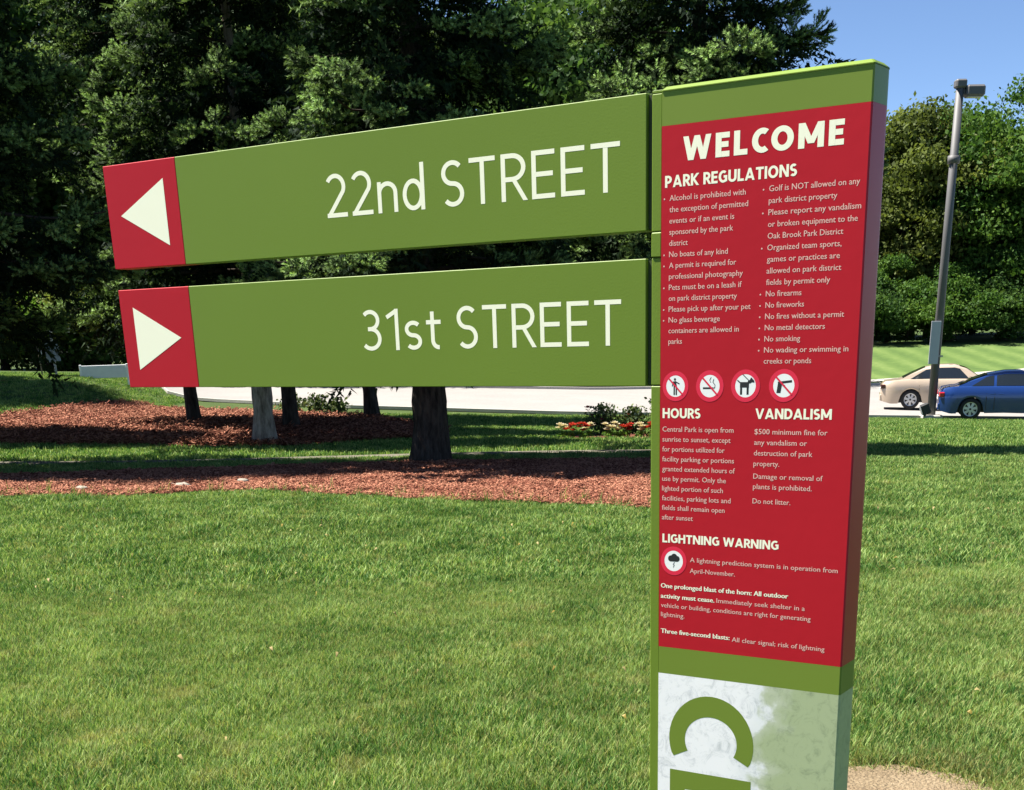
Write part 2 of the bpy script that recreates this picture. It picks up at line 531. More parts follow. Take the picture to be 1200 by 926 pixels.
# body in three coats: green top band, red middle, green band, picture wrap below
pl = rounded_plan(0.0, W, 0.0, DEP, 0.070, 10)
plan_prism(pl, 2.1452, TOP, "top_band", M['green_face'], sign, M['green_side'])
plan_prism(pl, 0.6650, 2.1450, "red_panel", M['red'], sign, M['red_side'])
plan_prism(pl, 0.5790, 0.6648, "green_band", M['green_face'], sign, M['green_side'])
plan_prism(pl, -0.45, 0.5788, "picture_panel", M['print'], sign)
# cap plate
ca = rounded_plan(0.0005, W + .002, -0.0025, DEP + .003, 0.076, 10); cb = rounded_plan(0.008, W - .010, 0.012, DEP - .010, 0.066, 10)
n = len(ca)
me = bpy.data.meshes.new("cap")
me.from_pydata([(x, y, TOP + .0005) for x, y in ca] + [(x, y, TOP + .003) for x, y in ca] + [(x, y, TOP + .0125) for x, y in cb], [],
               [tuple(range(n - 1, -1, -1)), tuple(range(2 * n, 3 * n))] + [(k * n + i, k * n + (i + 1) % n, (k + 1) * n + (i + 1) % n, (k + 1) * n + i) for k in (0, 1) for i in range(n)])
me.update(); link("cap", me, M['green'], sign)
# left channel post, in segments with open seams where the blades bolt on
for (z0, z1, off) in ((-0.45, 1.4535, 0.0), (1.4560, 1.8065, 0.0008), (1.8085, 1.8742, -0.002), (1.8764, TOP - .002, 0.0)):
    b = MB(); b.box((-0.033, off + 0.003, z0), (-0.0006, DEP - .004, z1), 0.0025); b.build("channel_segment", M['green'], sign)
b = MB(); b.box((-0.030, 0.012, -0.45), (-0.003, DEP - 0.012, TOP - .006)); b.build("inner_post", M['dark'], sign)
b = MB(); b.box((-0.0325, 0.004, TOP - .001), (0.0, DEP - .004, TOP + .006), 0.001); b.build("channel_cap", M['green'], sign)

# blades
for (zb, zt) in ((1.8804, 2.2336), (1.4533, 1.8062)):
    bl = empty("direction_blade", (0, 0, 0)); bl.parent = sign
    bl['label'] = "upper blade reading 22nd STREET" if zt > 2 else "lower blade reading 31st STREET"
    b = MB(); b.box((-1.9346, 0.0, zb), (-0.0488, 0.080, zt), 0.0018); b.build("blade_body", M['green'], bl)
    b = MB(); b.box((-2.3154, 0.0002, zb), (-1.9349, 0.0798, zt), 0.0018); b.build("arrow_panel", M['red'], bl)
    b = MB(); b.box((-0.0486, 0.014, zb + .004), (-0.0332, 0.066, zt - .004)); b.build("mounting_spine", M['dark'], bl)
    up = zt > 2
    tri = [(-2.246, 2.061), (-2.0045, 1.9485), (-2.0045, 2.1715)] if up else [(-2.2445, 1.518), (-2.000, 1.630), (-2.2445, 1.743)]
    me = bpy.data.meshes.new("arrow"); me.from_pydata([(x, -0.00025, z) for x, z in tri], [], [(0, 1, 2)]); me.update()
    link("arrow", me, M['cream'], bl)
    if up: lettering("22nd STREET", .100, .135, -1.242, -0.1335, 1.990, 0.131, -0.00025, "lettering", M['cream'], bl)
    else: lettering("31st STREET", .100, .135, -1.124, -0.1315, 1.570, 0.129, -0.00025, "lettering", M['cream'], bl)

YF = -0.00025
lettering("WELCOME", .23, .17, 0.066, 0.529, 2.0525, 0.0605, YF, "heading_lettering", M['cream'], sign)
lettering("PARK REGULATIONS", .20, .085, 0.0112, 0.4035, 1.9880, 0.0305, YF, "heading_lettering", M['cream'], sign)
lettering("HOURS", .20, .075, 0.0083, 0.1325, 1.3620, 0.0285, YF, "heading_lettering", M['cream'], sign)
lettering("VANDALISM", .20, .075, 0.3052, 0.5327, 1.3630, 0.0285, YF, "heading_lettering", M['cream'], sign)
lettering("LIGHTNING WARNING", .20, .075, 0.0106, 0.3906, 0.9935, 0.0265, YF, "heading_lettering", M['cream'], sign)

PRINT = [
('regL', 0.0255, [
   ('Alcohol is prohibited with', 1.9532, 0.2574, 1),
   ('the exception of permitted', 1.9238, 0.2653, 0),
   ('events or if an event is', 1.8944, 0.2249, 0),
   ('sponsored by the park', 1.8650, 0.2224, 0),
   ('district', 1.8356, 0.0838, 0),
   ('No boats of any kind', 1.8062, 0.2078, 1),
   ('A permit is required for', 1.7768, 0.2339, 1),
   ('professional photography', 1.7474, 0.2550, 0),
   ('Pets must be on a leash if', 1.7180, 0.2523, 1),
   ('on park district property', 1.6886, 0.2387, 0),
   ('Please pick up after your pet', 1.6592, 0.2809, 1),
   ('No glass beverage', 1.6298, 0.1878, 1),
   ('containers are allowed in', 1.6004, 0.2470, 0),
   ('parks', 1.5710, 0.0691, 0),
]),
('regR', 0.3256, [
   ('Golf is NOT allowed on any', 1.9558, 0.5781, 1),
   ('park district property', 1.9263, 0.5180, 0),
   ('Please report any vandalism', 1.8968, 0.5844, 1),
   ('or broken equipment to the', 1.8673, 0.5770, 0),
   ('Oak Brook Park District', 1.8377, 0.5393, 0),
   ('Organized team sports,', 1.8082, 0.5362, 1),
   ('games or practices are', 1.7787, 0.5331, 0),
   ('allowed on park district', 1.7492, 0.5386, 0),
   ('fields by permit only', 1.7196, 0.5093, 0),
   ('No firearms', 1.6901, 0.4294, 1),
   ('No fireworks', 1.6606, 0.4381, 1),
   ('No fires without a permit', 1.6311, 0.5532, 1),
   ('No metal detectors', 1.6016, 0.5007, 1),
   ('No smoking', 1.5720, 0.4310, 1),
   ('No wading or swimming in', 1.5425, 0.5701, 1),
   ('creeks or ponds', 1.5130, 0.4657, 0),
]),
('hours', 0.0082, [
   ('Central Park is open from', 1.3232, 0.2387, 0),
   ('sunrise to sunset, except', 1.2943, 0.2300, 0),
   ('for portions utilized for', 1.2655, 0.2118, 0),
   ('facility parking or portions', 1.2366, 0.2424, 0),
   ('granted extended hours of', 1.2077, 0.2460, 0),
   ('use by permit. Only the', 1.1788, 0.2181, 0),
   ('lighted portion of such', 1.1499, 0.2092, 0),
   ('facilities, parking lots and', 1.1210, 0.2347, 0),
   ('fields shall remain open', 1.0922, 0.2162, 0),
   ('after sunset', 1.0633, 0.1125, 0),
]),
('vand', 0.3041, [
   ('$500 minimum fine for', 1.3205, 0.5226, 0),
   ('any vandalism or', 1.2907, 0.4640, 0),
   ('destruction of park', 1.2610, 0.4814, 0),
   ('property.', 1.2312, 0.3832, 0),
]),
('vand2', 0.3046, [
   ('Damage or removal of', 1.1953, 0.5149, 0),
   ('plants is prohibited.', 1.1661, 0.4839, 0),
]),
('vand3', 0.3046, [
   ('Do not litter.', 1.1244, 0.4215, 0),
]),
('l1', 0.1053, [
   ('A lightning prediction system is in operation from', 0.9387, 0.5731, 0),
   ('April-November.', 0.9055, 0.2544, 0),
]),
('l2b', 0.0068, [
   ('One prolonged blast of the horn: All outdoor', 0.8529, 0.4261, 0),
   ('activity must cease.', 0.8207, 0.1890, 0),
]),
('l2', 0.0073, [
   ('vehicle or building, conditions are right for generating', 0.7913, 0.4985, 0),
   ('lightning.', 0.7625, 0.0888, 0),
]),
('l2c', 0.1961, [
   ('Immediately seek shelter in a', 0.8208, 0.4795, 0),
]),
('l3b', 0.0078, [
   ('Three five-second blasts:', 0.7093, 0.2424, 0),
]),
('l3', 0.2501, [
   ('All clear signal; risk of lightning', 0.7054, 0.5455, 0),
]),

]
for key, u0, lines in PRINT:
    bold = key in ('l2b', 'l3b')
    size = 0.0215 if key in ('regL', 'regR', 'hours', 'vand', 'vand2', 'vand3') else 0.0205
    print_block("regulation_text", lines, u0, YF, size, M['cream'] if bold else M['pink'], sign, bold)

# ------------------------------------------------------------------ pictograms
def disc(name, cx, cz, r0, r1, y, mat, parent, n=32):
    vs = []; fs = []
    if r0 == 0:
        vs = [(cx + r1 * math.cos(2 * PI * k / n), y, cz + r1 * math.sin(2 * PI * k / n)) for k in range(n)]; fs = [tuple(range(n))]
    else:
        for k in range(n):
            a = 2 * PI * k / n; vs += [(cx + r0 * math.cos(a), y, cz + r0 * math.sin(a)), (cx + r1 * math.cos(a), y, cz + r1 * math.sin(a))]
        fs = [(2 * k, 2 * k + 1, (2 * k + 3) % (2 * n), (2 * k + 2) % (2 * n)) for k in range(n)]
    me = bpy.data.meshes.new(name); me.from_pydata(vs, [], fs); me.update()
    return link(name, me, mat, parent)


def polys(name, cx, cz, s, ps, y, mat, parent):
    vs = []; fs = []
    for k, p in enumerate(ps):
        b = len(vs); vs += [(cx + x * s, y - 0.00002 * k, cz + z * s) for x, z in p]; fs.append(tuple(range(b, b + len(p))))
    me = bpy.data.meshes.new(name); me.from_pydata(vs, [], fs); me.update()
    return link(name, me, mat, parent)


def rect(x0, z0, x1, z1): return [(x0, z0), (x1, z0), (x1, z1), (x0, z1)]


def circ(cx, cz, r, n=10): return [(cx + r * math.cos(2 * PI * k / n), cz + r * math.sin(2 * PI * k / n)) for k in range(n)]


def bar(x0, z0, x1, z1, w):
    dx, dz = x1 - x0, z1 - z0; l = math.hypot(dx, dz); nx, nz = -dz / l * w / 2, dx / l * w / 2
    return [(x0 - nx, z0 - nz), (x1 - nx, z1 - nz), (x1 + nx, z1 + nz), (x0 + nx, z0 + nz)]


SYM = {
    'person': [circ(-.06, .62, .12), bar(-.12, .45, -.02, -.05, .34), bar(-.24, .40, -.34, -.02, .10), bar(.02, .40, .42, .20, .10), rect(-.20, -.80, -.06, -.02), rect(.02, -.80, .16, -.02)],
    'smoke': [rect(-.68, -.26, .34, -.10), rect(.38, -.26, .46, -.10), bar(.50, -.18, .52, .10, .06), bar(.52, .10, .30, .34, .06), bar(.30, .34, .40, .62, .06), bar(.10, .30, -.02, .52, .05), bar(-.02, .52, .14, .78, .05)],
    'dog': [rect(-.52, -.15, .34, .32), rect(-.50, -.74, -.30, -.10), rect(.12, -.74, .32, -.10), bar(-.50, .26, -.78, .48, .10), [(.16, .20), (.44, .20), (.62, .30), (.84, .26), (.82, .44), (.52, .72), (.40, .50), (.24, .44)]],
    'gun': [bar(-.55, .22, .74, .36, .20), [(-.55, .14), (-.14, .18), (-.28, -.62), (-.66, -.62)], bar(-.12, -.02, .12, .02, .07)],
    'cloud': [circ(-.30, .22, .30, 14), circ(.05, .36, .34, 14), circ(.36, .22, .28, 14), rect(-.34, -.06, .40, .20), bar(.10, -.12, -.06, -.34, .06), bar(-.06, -.34, .08, -.38, .06), bar(.08, -.38, -.04, -.62, .06)],
}
for (cx, cz, key, r) in ((.0501, 1.4530, 'person', .036), (.1607, 1.4530, 'smoke', .0372), (.2723, 1.4535, 'dog', .0378), (.3884, 1.4540, 'gun', .0378), (.0499, .9385, 'cloud', .0375)):
    d = disc("pictogram", cx, cz, 0, r * 1.06, YF - .00008, M['white'], sign)
    d['label'] = {'person': "no trespassing pictogram", 'smoke': "no smoking pictogram", 'dog': "dogs on leash pictogram", 'gun': "no guns pictogram", 'cloud': "storm cloud pictogram"}[key]
    disc("ring", cx, cz, r * .84, r * 1.18, YF - .00014, M['ring'], d)
    polys("symbol", cx, cz, r * .86, SYM[key], YF - .0002, M['black'], d)
    if key in ('person', 'smoke', 'gun'):
        polys("slash", cx, cz, r, [bar(-.66, .66, .66, -.66, .13)], YF - .0005, M['ring'], d)
    if key == 'dog':
        polys("leash", cx, cz, r, [bar(-.25, .85, .38, .30, .05)], YF - .0005, M['black'], d)

# big turned letters on the picture panel (the park's name runs downwards)
vs = []; fs = []
cx_, cz_, rx, rz, wd = 0.186, 0.372, 0.146, 0.150, 0.0
n = 30
for i in range(n + 1):
    a = R(-28 + (180 + 56) * i / n)
    vs += [(cx_ + (rx - .056) * math.cos(a), YF, cz_ + (rz - .068) * math.sin(a)), (cx_ + rx * math.cos(a), YF, cz_ + rz * math.sin(a))]
fs = [(2 * i, 2 * i + 1, 2 * i + 3, 2 * i + 2) for i in range(n)]
# trim the open ends flat
vs = [(x, y, max(z, 0.309)) for x, y, z in vs]
me = bpy.data.meshes.new("letter_c"); me.from_pydata(vs, [], fs); me.update()
link("large_letter", me, M['green_face'], sign)
polys("large_letter", 0, 0, 1, [rect(.044, .200, .327, .262), rect(.044, .108, .098, .200), rect(.160, .116, .212, .200), rect(.273, .108, .327, .200), rect(.044, -.010, .327, .048), rect(.044, -.130, .327, -.075), [(.327, -.010), (.270, -.010), (.044, -.075), (.100, -.075)]], YF, M['green_face'], sign)

# ------------------------------------------------------------------ ground
def sheet(name, Ls, Ds, dz, mat, kind='structure', fn=None):
    """grid over arrays; Ls (n,), Ds either (m,) or (n,m)"""
    Ls = np.asarray(Ls, float); Ds = np.asarray(Ds, float)
    if Ds.ndim == 1: Ds = np.repeat(Ds[None], len(Ls), 0)
    LL = np.repeat(Ls[:, None], Ds.shape[1], 1)
    Z = hz(LL, Ds) + dz
    if fn is not None: Z = Z + fn(LL, Ds)
    X, Y = xy(LL, Ds)
    V = np.stack([X, Y, Z], -1).reshape(-1, 3)
    n, m = Ds.shape
    i, j = np.meshgrid(np.arange(n - 1), np.arange(m - 1), indexing='ij')
    a = i * m + j
    F = np.stack([a, a + m, a + m + 1, a + 1], -1).reshape(-1, 4)
    me = np_mesh(name, V, F, smooth=True)
    o = link(name, me, mat)
    tag(o, kind=kind)
    return o


M['soil'] = ground_mat("lawn ground", [(0.30, (0.020, 0.036, 0.009)), (0.5, (0.046, 0.075, 0.016)), (0.62, (0.070, 0.095, 0.026)), (0.75, (0.11, 0.105, 0.05))], scale=0.5, fine=26)
M['farlawn'] = ground_mat("mown far lawn", [(0.25, (0.045, 0.085, 0.020)), (0.5, (0.078, 0.128, 0.030)), (0.75, (0.125, 0.175, 0.050))], scale=0.25, fine=3.0, bump=0.3, bscale=12, stripes=(0.16, R(-34), 0.2))
M['mulch'] = ground_mat("red bark mulch", [(0.30, (0.045, 0.016, 0.010)), (0.48, (0.12, 0.038, 0.022)), (0.62, (0.19, 0.070, 0.045)), (0.78, (0.28, 0.14, 0.10))], scale=3.0, fine=28, bump=1.0, bscale=24)
M['road'] = ground_mat("pale worn concrete road", [(0.3, (0.20, 0.19, 0.18)), (0.6, (0.26, 0.245, 0.23)), (0.8, (0.31, 0.295, 0.28))], scale=0.3, fine=9, bump=0.15, bscale=30)
M['concrete'] = ground_mat("kerb concrete", [(0.3, (0.34, 0.32, 0.29)), (0.7, (0.48, 0.46, 0.42))], scale=0.8, fine=18, bump=0.2, bscale=40)
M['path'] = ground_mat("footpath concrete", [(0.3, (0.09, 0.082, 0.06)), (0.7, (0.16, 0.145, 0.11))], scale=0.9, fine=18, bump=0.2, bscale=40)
M['asphalt'] = ground_mat("asphalt", [(0.3, (0.10, 0.10, 0.105)), (0.7, (0.15, 0.15, 0.15))], scale=0.6, fine=18, bump=0.3, bscale=60)
M['sand'] = ground_mat("bare sandy soil", [(0.3, (0.10, 0.072, 0.04)), (0.5, (0.20, 0.15, 0.09)), (0.75, (0.32, 0.255, 0.165))], scale=5, fine=60, bump=0.9, bscale=70)

Dg = np.concatenate([np.linspace(-60, 0, 7)[:-1], np.linspace(0, 46, 93), np.linspace(47, 120, 74), np.linspace(130, 400, 12), [600, 900, 1500]])
Lg = np.concatenate([[-1500, -700, -400, -250, -150], np.linspace(-100, -34, 34), np.linspace(-33, 33, 133), np.linspace(35, 100, 33), [150, 250, 400, 700, 1500]])
# bare soil patch round the signpost is cut by colour zones, so the lawn is one sheet
sheet("lawn", Lg, Dg, 0.0, M['soil'])
nz1 = lambda L, k, s: (np.sin(L * 1.3 * s + k) + 0.6 * np.sin(L * 2.9 * s + 2 * k) + 0.4 * np.sin(L * 6.1 * s + 3 * k)) / 2

# front mulch bed (an uneven strip)
Lm = np.linspace(-16, 4.6, 221)
f0 = lambda L: np.interp(L, [-16, -6.6, -5.3, -4.1, -3.3, -2.0, 0.1, 1.7, 2.8, 4.0, 4.6], [19.0, 17.5, 17.1, 17.6, 17.7, 17.1, 16.1, 15.4, 16.0, 18.6, 20]) + 0.18 * nz1(L, 1, 1.6)
f1 = lambda L: np.interp(L, [-16, -7, -2.3, 1.8, 4.0, 4.6], [21.0, 20.6, 21.6, 21.4, 20.8, 20.1]) + 0.1 * nz1(L, 2, 1)
Dm = f0(Lm)[:, None] + (f1(Lm) - f0(Lm))[:, None] * np.linspace(0, 1, 40)[None]
sheet("mulch_bed", Lm, Dm, 0.012, M['mulch'], fn=lambda L, D: 0.035 * np.sin(np.clip((D - f0(L)) / (f1(L) - f0(L)), 0, 1) * PI) ** .5 + 0.012 * np.sin(L * 31 + D * 17) * np.sin(D * 29))
# footpath behind the first trees
Lp = np.linspace(-30, 5.2, 160)
p0 = lambda L: 22.95 - 0.02 * L
Dp = p0(Lp)[:, None] + np.linspace(0, 0.85, 6)[None]
sheet("footpath", Lp, Dp, 0.02, M['path'])
# back mulch bed on the left
Lb = np.linspace(-15, -1.5, 150)
b0 = lambda L: np.interp(L, [-15, -12, -8, -4, -1.5], [33, 29.2, 28.2, 27.4, 29.5]) + 0.25 * nz1(L, 5, 1)
b1 = lambda L: np.interp(L, [-15, -12, -8, -4, -1.5], [37, 45, 42.5, 40.5, 33]) + 0.4 * nz1(L, 6, 1)
Db = b0(Lb)[:, None] + (b1(Lb) - b0(Lb))[:, None] * np.linspace(0, 1, 40)[None]
sheet("mulch_bed", Lb, Db, 0.014, M['mulch'], fn=lambda L, D: 0.05 * np.sin(np.clip((D - b0(L)) / (b1(L) - b0(L)), 0, 1) * PI) ** .5)
# another bit of bare soil at far left
Lx = np.linspace(-26, -16.5, 40)
Dx = np.interp(Lx, [-26, -21, -16.5], [45.5, 44.5, 47])[:, None] + np.sin((Lx + 26) / 9.5 * PI)[:, None] * np.linspace(0, 1.6, 8)[None]
sheet("soil_strip", Lx, Dx, 0.03, M['mulch'])
# small flower bed soil
Lf = np.linspace(1.2, 5.0, 40)
Df = 28.3 + 0.1 * np.sin(Lf * 4)[:, None] + np.sin((Lf - 1.2) / 3.8 * PI)[:, None] ** .6 * np.linspace(0, 3.2, 12)[None]
sheet("flower_bed", Lf, Df, 0.02, M['mulch'])
# sandy patch at the signpost foot
ang = np.linspace(0, 2 * PI, 49)
sv = [P(1.46, 5.06, 0.008)]
sL = []; 
for a in ang[:-1]:
    rr = 1.0 + 0.12 * math.sin(3 * a + 1) + 0.08 * math.sin(7 * a)
    sv.append(P(1.46 + 0.56 * rr * math.cos(a), 5.06 + 0.47 * rr * math.sin(a), 0.008))
me = bpy.data.meshes.new("sand"); me.from_pydata([v[:] for v in sv], [], [(0, i + 1, (i + 1) % 48 + 1) for i in range(48)]); me.update()
tag(link("sand_patch", me, M['sand']), kind='structure')

# road: kerbs, carriageway, far pavement
Lr = np.linspace(-70, 70, 141)
n0 = lambda L: np.interp(L, [-70, -30, -16, -12, -5, 3, 15.5, 30, 70], [74, 64, 60, 50, 46.2, 43.9, 43.3, 43.0, 42]) 
fr = lambda L: np.interp(L, [-70, -22, -12, 4.4, 20, 40, 70], [86, 72, 62, 60.5, 69, 80, 92])
Dr = n0(Lr)[:, None] + (fr(Lr) - n0(Lr))[:, None] * np.linspace(0, 1, 30)[None]
sheet("road", Lr, Dr, 0.025, M['road'])


def kerb(name, Ls, f, w, h, mat):
    D0 = f(Ls)
    Ds = np.stack([D0 - w / 2, D0 - w / 2 + .001, D0 + w / 2 - .001, D0 + w / 2], 1)
    fn = lambda L, D: np.tile(np.array([0, h, h, 0]), (len(Ls), 1))
    o = sheet(name, Ls, Ds, 0.02, mat, fn=fn)
    for p in o.data.polygons: p.use_smooth = False
    return o


kerb("kerb", Lr, lambda L: n0(L) - 0.08, 0.18, 0.10, M['concrete'])
kerb("kerb", Lr, lambda L: fr(L) + 0.08, 0.18, 0.11, M['concrete'])
Lq = np.linspace(-5, 70, 90)
sw = lambda L: fr(L) + 3.4
Dq = sw(Lq)[:, None] + np.linspace(0, 1.9, 6)[None]
sheet("pavement", Lq, Dq, 0.03, M['concrete'])
Dl = sw(Lq)[:, None] + 1.95 + np.linspace(0, 1, 12)[None] * (26 + 0 * Lq)[:, None]
sheet("far_lawn", Lq, Dl, 0.02, M['farlawn'])

# ------------------------------------------------------------------ scattered stuff: grass blades, bark chips
M['grass'] = leafy("grass blades", (0.034, 0.104, 0.024), (0.108, 0.232, 0.048), (0.350, 0.465, 0.155), transl=0.36, scale=1.9, rand=0.85, patch=(2.6, .57, .74, .55, (0.46, 0.40, 0.18)), attr='dry', attr_col=(0.40, 0.31, 0.14), rough=0.5)


def tuft_mesh(nb, rad, hmin, hmax, w, seed, dryp=0.10):
    r = np.random.default_rng(seed)
    V = []; F = []; RD = []; DR = []
    for k in range(nb):
        a = r.random() * 2 * PI; q = rad * math.sqrt(r.random())
        bx, by = q * math.cos(a), q * math.sin(a)
        h = hmin + (hmax - hmin) * r.random(); la = r.random() * 2 * PI; ln = h * (0.15 + 0.6 * r.random() ** 1.5)
        fa = r.random() * 2 * PI; wx, wy = math.cos(fa) * w / 2, math.sin(fa) * w / 2
        b = len(V)
        for t, ww in ((0, 1), (.45, .85), (.8, .5), (1, 0.05)):
            x = bx + math.cos(la) * ln * t * t; y = by + math.sin(la) * ln * t * t; z = h * (t - .12 * t * t)
            V += [(x - wx * ww, y - wy * ww, z), (x + wx * ww, y + wy * ww, z)]
        for s in range(3): F.append((b + 2 * s, b + 2 * s + 1, b + 2 * s + 3, b + 2 * s + 2))
        rr = r.random(); dd = 0.8 * r.random() if r.random() < dryp else 0.0
        RD += [rr] * 3; DR += [dd] * 3
    return np_mesh("tuft", V, F, attrs={'rnd': ('FACE', RD), 'dry': ('FACE', DR)})


def chip_mesh(n, rad, seed):
    r = np.random.default_rng(seed); V = []; F = []; RD = []
    for k in range(n):
        c = Vector(((r.random() - .5) * 2 * rad, (r.random() - .5) * 2 * rad, 0.008 + r.random() * .02))
        l = .02 + .05 * r.random(); w = .008 + .015 * r.random(); t = .006
        E_ = Matrix.Rotation(r.random() * 2 * PI, 3, 'Z') @ Matrix.Rotation((r.random() - .5) * .9, 3, 'Y') @ Matrix.Rotation((r.random() - .5) * .9, 3, 'X')
        b = len(V)
        for (x, y, z) in ((-l, -w, 0), (l, -w * .6, 0), (l * .9, w * .7, 0), (-l, w, 0), (-l, -w, t), (l, -w * .6, t), (l * .9, w * .7, t), (-l, w, t)):
            V.append((c + E_ @ Vector((x / 1.5, y / 1.5, z)))[:])
        F += [tuple(b + i for i in f) for f in ((4, 5, 6, 7), (0, 1, 5, 4), (1, 2, 6, 5), (2, 3, 7, 6), (3, 0, 4, 7))]
        RD += [r.random()] * 5
    return np_mesh("chip", V, F, attrs={'rnd': ('FACE', RD)})


def scatter(name, L, D, dz, meshes, mat, smin, smax, tilt=0.12, label=None, cat=None, scl=None):
    """one object: a point mesh with a geometry-node instancer"""
    n = len(L)
    X, Y = xy(L, D)
    V = np.stack([X, Y, hz(L, D) + dz], 1).astype(np.float32)
    me = bpy.data.meshes.new(name)
    me.vertices.add(n); me.vertices.foreach_set("co", V.ravel())
    rot = np.stack([(rng.random(n) - .5) * 2 * tilt, (rng.random(n) - .5) * 2 * tilt, rng.random(n) * 2 * PI], 1).astype(np.float32)
    a = me.attributes.new("rot", 'FLOAT_VECTOR', 'POINT'); a.data.foreach_set("vector", rot.ravel())
    s = (smin + (smax - smin) * rng.random(n))
    if scl is not None: s = s * scl
    a = me.attributes.new("scl", 'FLOAT', 'POINT'); a.data.foreach_set("value", s.astype(np.float32))
    a = me.attributes.new("pick", 'INT', 'POINT'); a.data.foreach_set("value", rng.integers(0, len(meshes), n).astype(np.int32))
    me.update()
    coll = bpy.data.collections.new(name + "_pieces")
    for i, mm in enumerate(meshes):
        if not mm.materials: mm.materials.append(mat)
        coll.objects.link(bpy.data.objects.new("%s_piece_%02d" % (name, i), mm))
    o = bpy.data.objects.new(name, me); COL.objects.link(o)
    ng = bpy.data.node_groups.new(name, 'GeometryNodeTree')
    ng.interface.new_socket("Geometry", in_out='INPUT', socket_type='NodeSocketGeometry')
    ng.interface.new_socket("Geometry", in_out='OUTPUT', socket_type='NodeSocketGeometry')
    gi = ng.nodes.new("NodeGroupInput"); go = ng.nodes.new("NodeGroupOutput")
    ip = ng.nodes.new("GeometryNodeInstanceOnPoints"); ci = ng.nodes.new("GeometryNodeCollectionInfo")
    ci.inputs[0].default_value = coll; ci.inputs["Separate Children"].default_value = True; ci.inputs["Reset Children"].default_value = True
    def attr(nm, ty):
        q = ng.nodes.new("GeometryNodeInputNamedAttribute"); q.data_type = ty; q.inputs[0].default_value = nm; return q.outputs[0]
    L_ = ng.links.new
    L_(gi.outputs[0], ip.inputs["Points"]); L_(ci.outputs[0], ip.inputs["Instance"]); ip.inputs["Pick Instance"].default_value = True
    L_(attr("pick", 'INT'), ip.inputs["Instance Index"]); L_(attr("rot", 'FLOAT_VECTOR'), ip.inputs["Rotation"]); L_(attr("scl", 'FLOAT'), ip.inputs["Scale"])
    L_(ip.outputs[0], go.inputs[0])
    md = o.modifiers.new("scatter", 'NODES'); md.node_group = ng
    tag(o, label, cat, kind='stuff')
    return o


def in_view(L, D, m=0.8):
    """the wedge of ground the photograph looks over, with a margin to the sides"""
    return (np.abs(L + 0.0) < 0.41 * D + m)


def rand_pts(n, L0, L1, D0, D1):
    return L0 + (L1 - L0) * rng.random(n), D0 + (D1 - D0) * rng.random(n)


def clump(L, D):
    q = np.sin(L * 3.1 + 1.7 * np.sin(D * 1.3)) * np.sin(D * 2.3 + 1.4 * np.sin(L * 1.9)) + .7 * np.sin(L * 8.3 + 2 * np.sin(D * 5.1)) * np.sin(D * 7.1 + L)
    return 1.0 + .28 * q


def mask_front(L, D):
    """grass grows here: not in the mulch, path, sand"""
    m = (D < f0(L) + 0.12 * rng.random(len(L)) ** 2 * 3) | (D > f1(L)) | (L > 4.7) 
    m &= ~((D > p0(L) - .03) & (D < p0(L) + .88) & (L < 5.2))
    e = ((L - 1.46) / 0.56) ** 2 + ((D - 5.06) / 0.47) ** 2
    m &= e > 0.85 + 0.5 * rng.random(len(L))
    return m


tA = [tuft_mesh(17, .030, .020, .062, .0036, s, .16) for s in range(5)] + [tuft_mesh(15, .030, .020, .05, .0036, 7, .7)]
tB = [tuft_mesh(18, .055, .026, .068, .0066, 20 + s, .12) for s in range(4)]
tC = [tuft_mesh(16, .14, .04, .085, .016, 40 + s, .12) for s in range(4)]
area = lambda a, b: None
L, D = rand_pts(230000, -8, 8, 3.2, 10.4)
k = in_view(L, D, 3.2) & mask_front(L, D); scatter("grass", L[k], D[k], 0.0, tA, M['grass'], .7, 1.25, scl=clump(L[k], D[k]))
L, D = rand_pts(200000, -15, 16, 10.2, 22.9)
k = in_view(L, D, 5) & mask_front(L, D); scatter("grass", L[k], D[k], 0.0, tB, M['grass'], .7, 1.25, scl=clump(L[k], D[k]))
L, D = rand_pts(90000, -30, 30, 22.4, 52)
k = in_view(L, D, 8) & mask_front(L, D) & ~((L > -15) & (L < -1.5) & (D > b0(np.clip(L, -15, -1.5))) & (D < b1(np.clip(L, -15, -1.5)))) & ~((L > 1.2) & (L < 5) & (D > 28.3) & (D < 31.3)) & (D < n0(L) - .3) & ((D < 43.1) | (L < -11))
scatter("grass", L[k], D[k], 0.0, tC, M['grass'], .7, 1.2)

M['chips'] = leafy("bark chips", (0.10, 0.031, 0.018), (0.21, 0.073, 0.044), (0.37, 0.170, 0.105), transl=0.0, scale=2.0, rand=1.0, rough=0.8)
ch = [chip_mesh(22, .12, s) for s in range(6)]
L, D = rand_pts(34000, -11, 4.6, 14.9, 21.8)
k = (D > f0(L) - .1 * rng.random(len(L))) & (D < f1(L)); scatter("bark_chips", L[k], D[k], 0.03, ch, M['chips'], .45, .8, .3)
ch2 = [chip_mesh(26, .22, 60 + s) for s in range(4)]
L, D = rand_pts(17000, -15, -1.5, 27, 45)
k = (D > b0(L)) & (D < b1(L)); scatter("bark_chips", L[k], D[k], 0.05, ch2, M['chips'], .8, 1.4, .3)
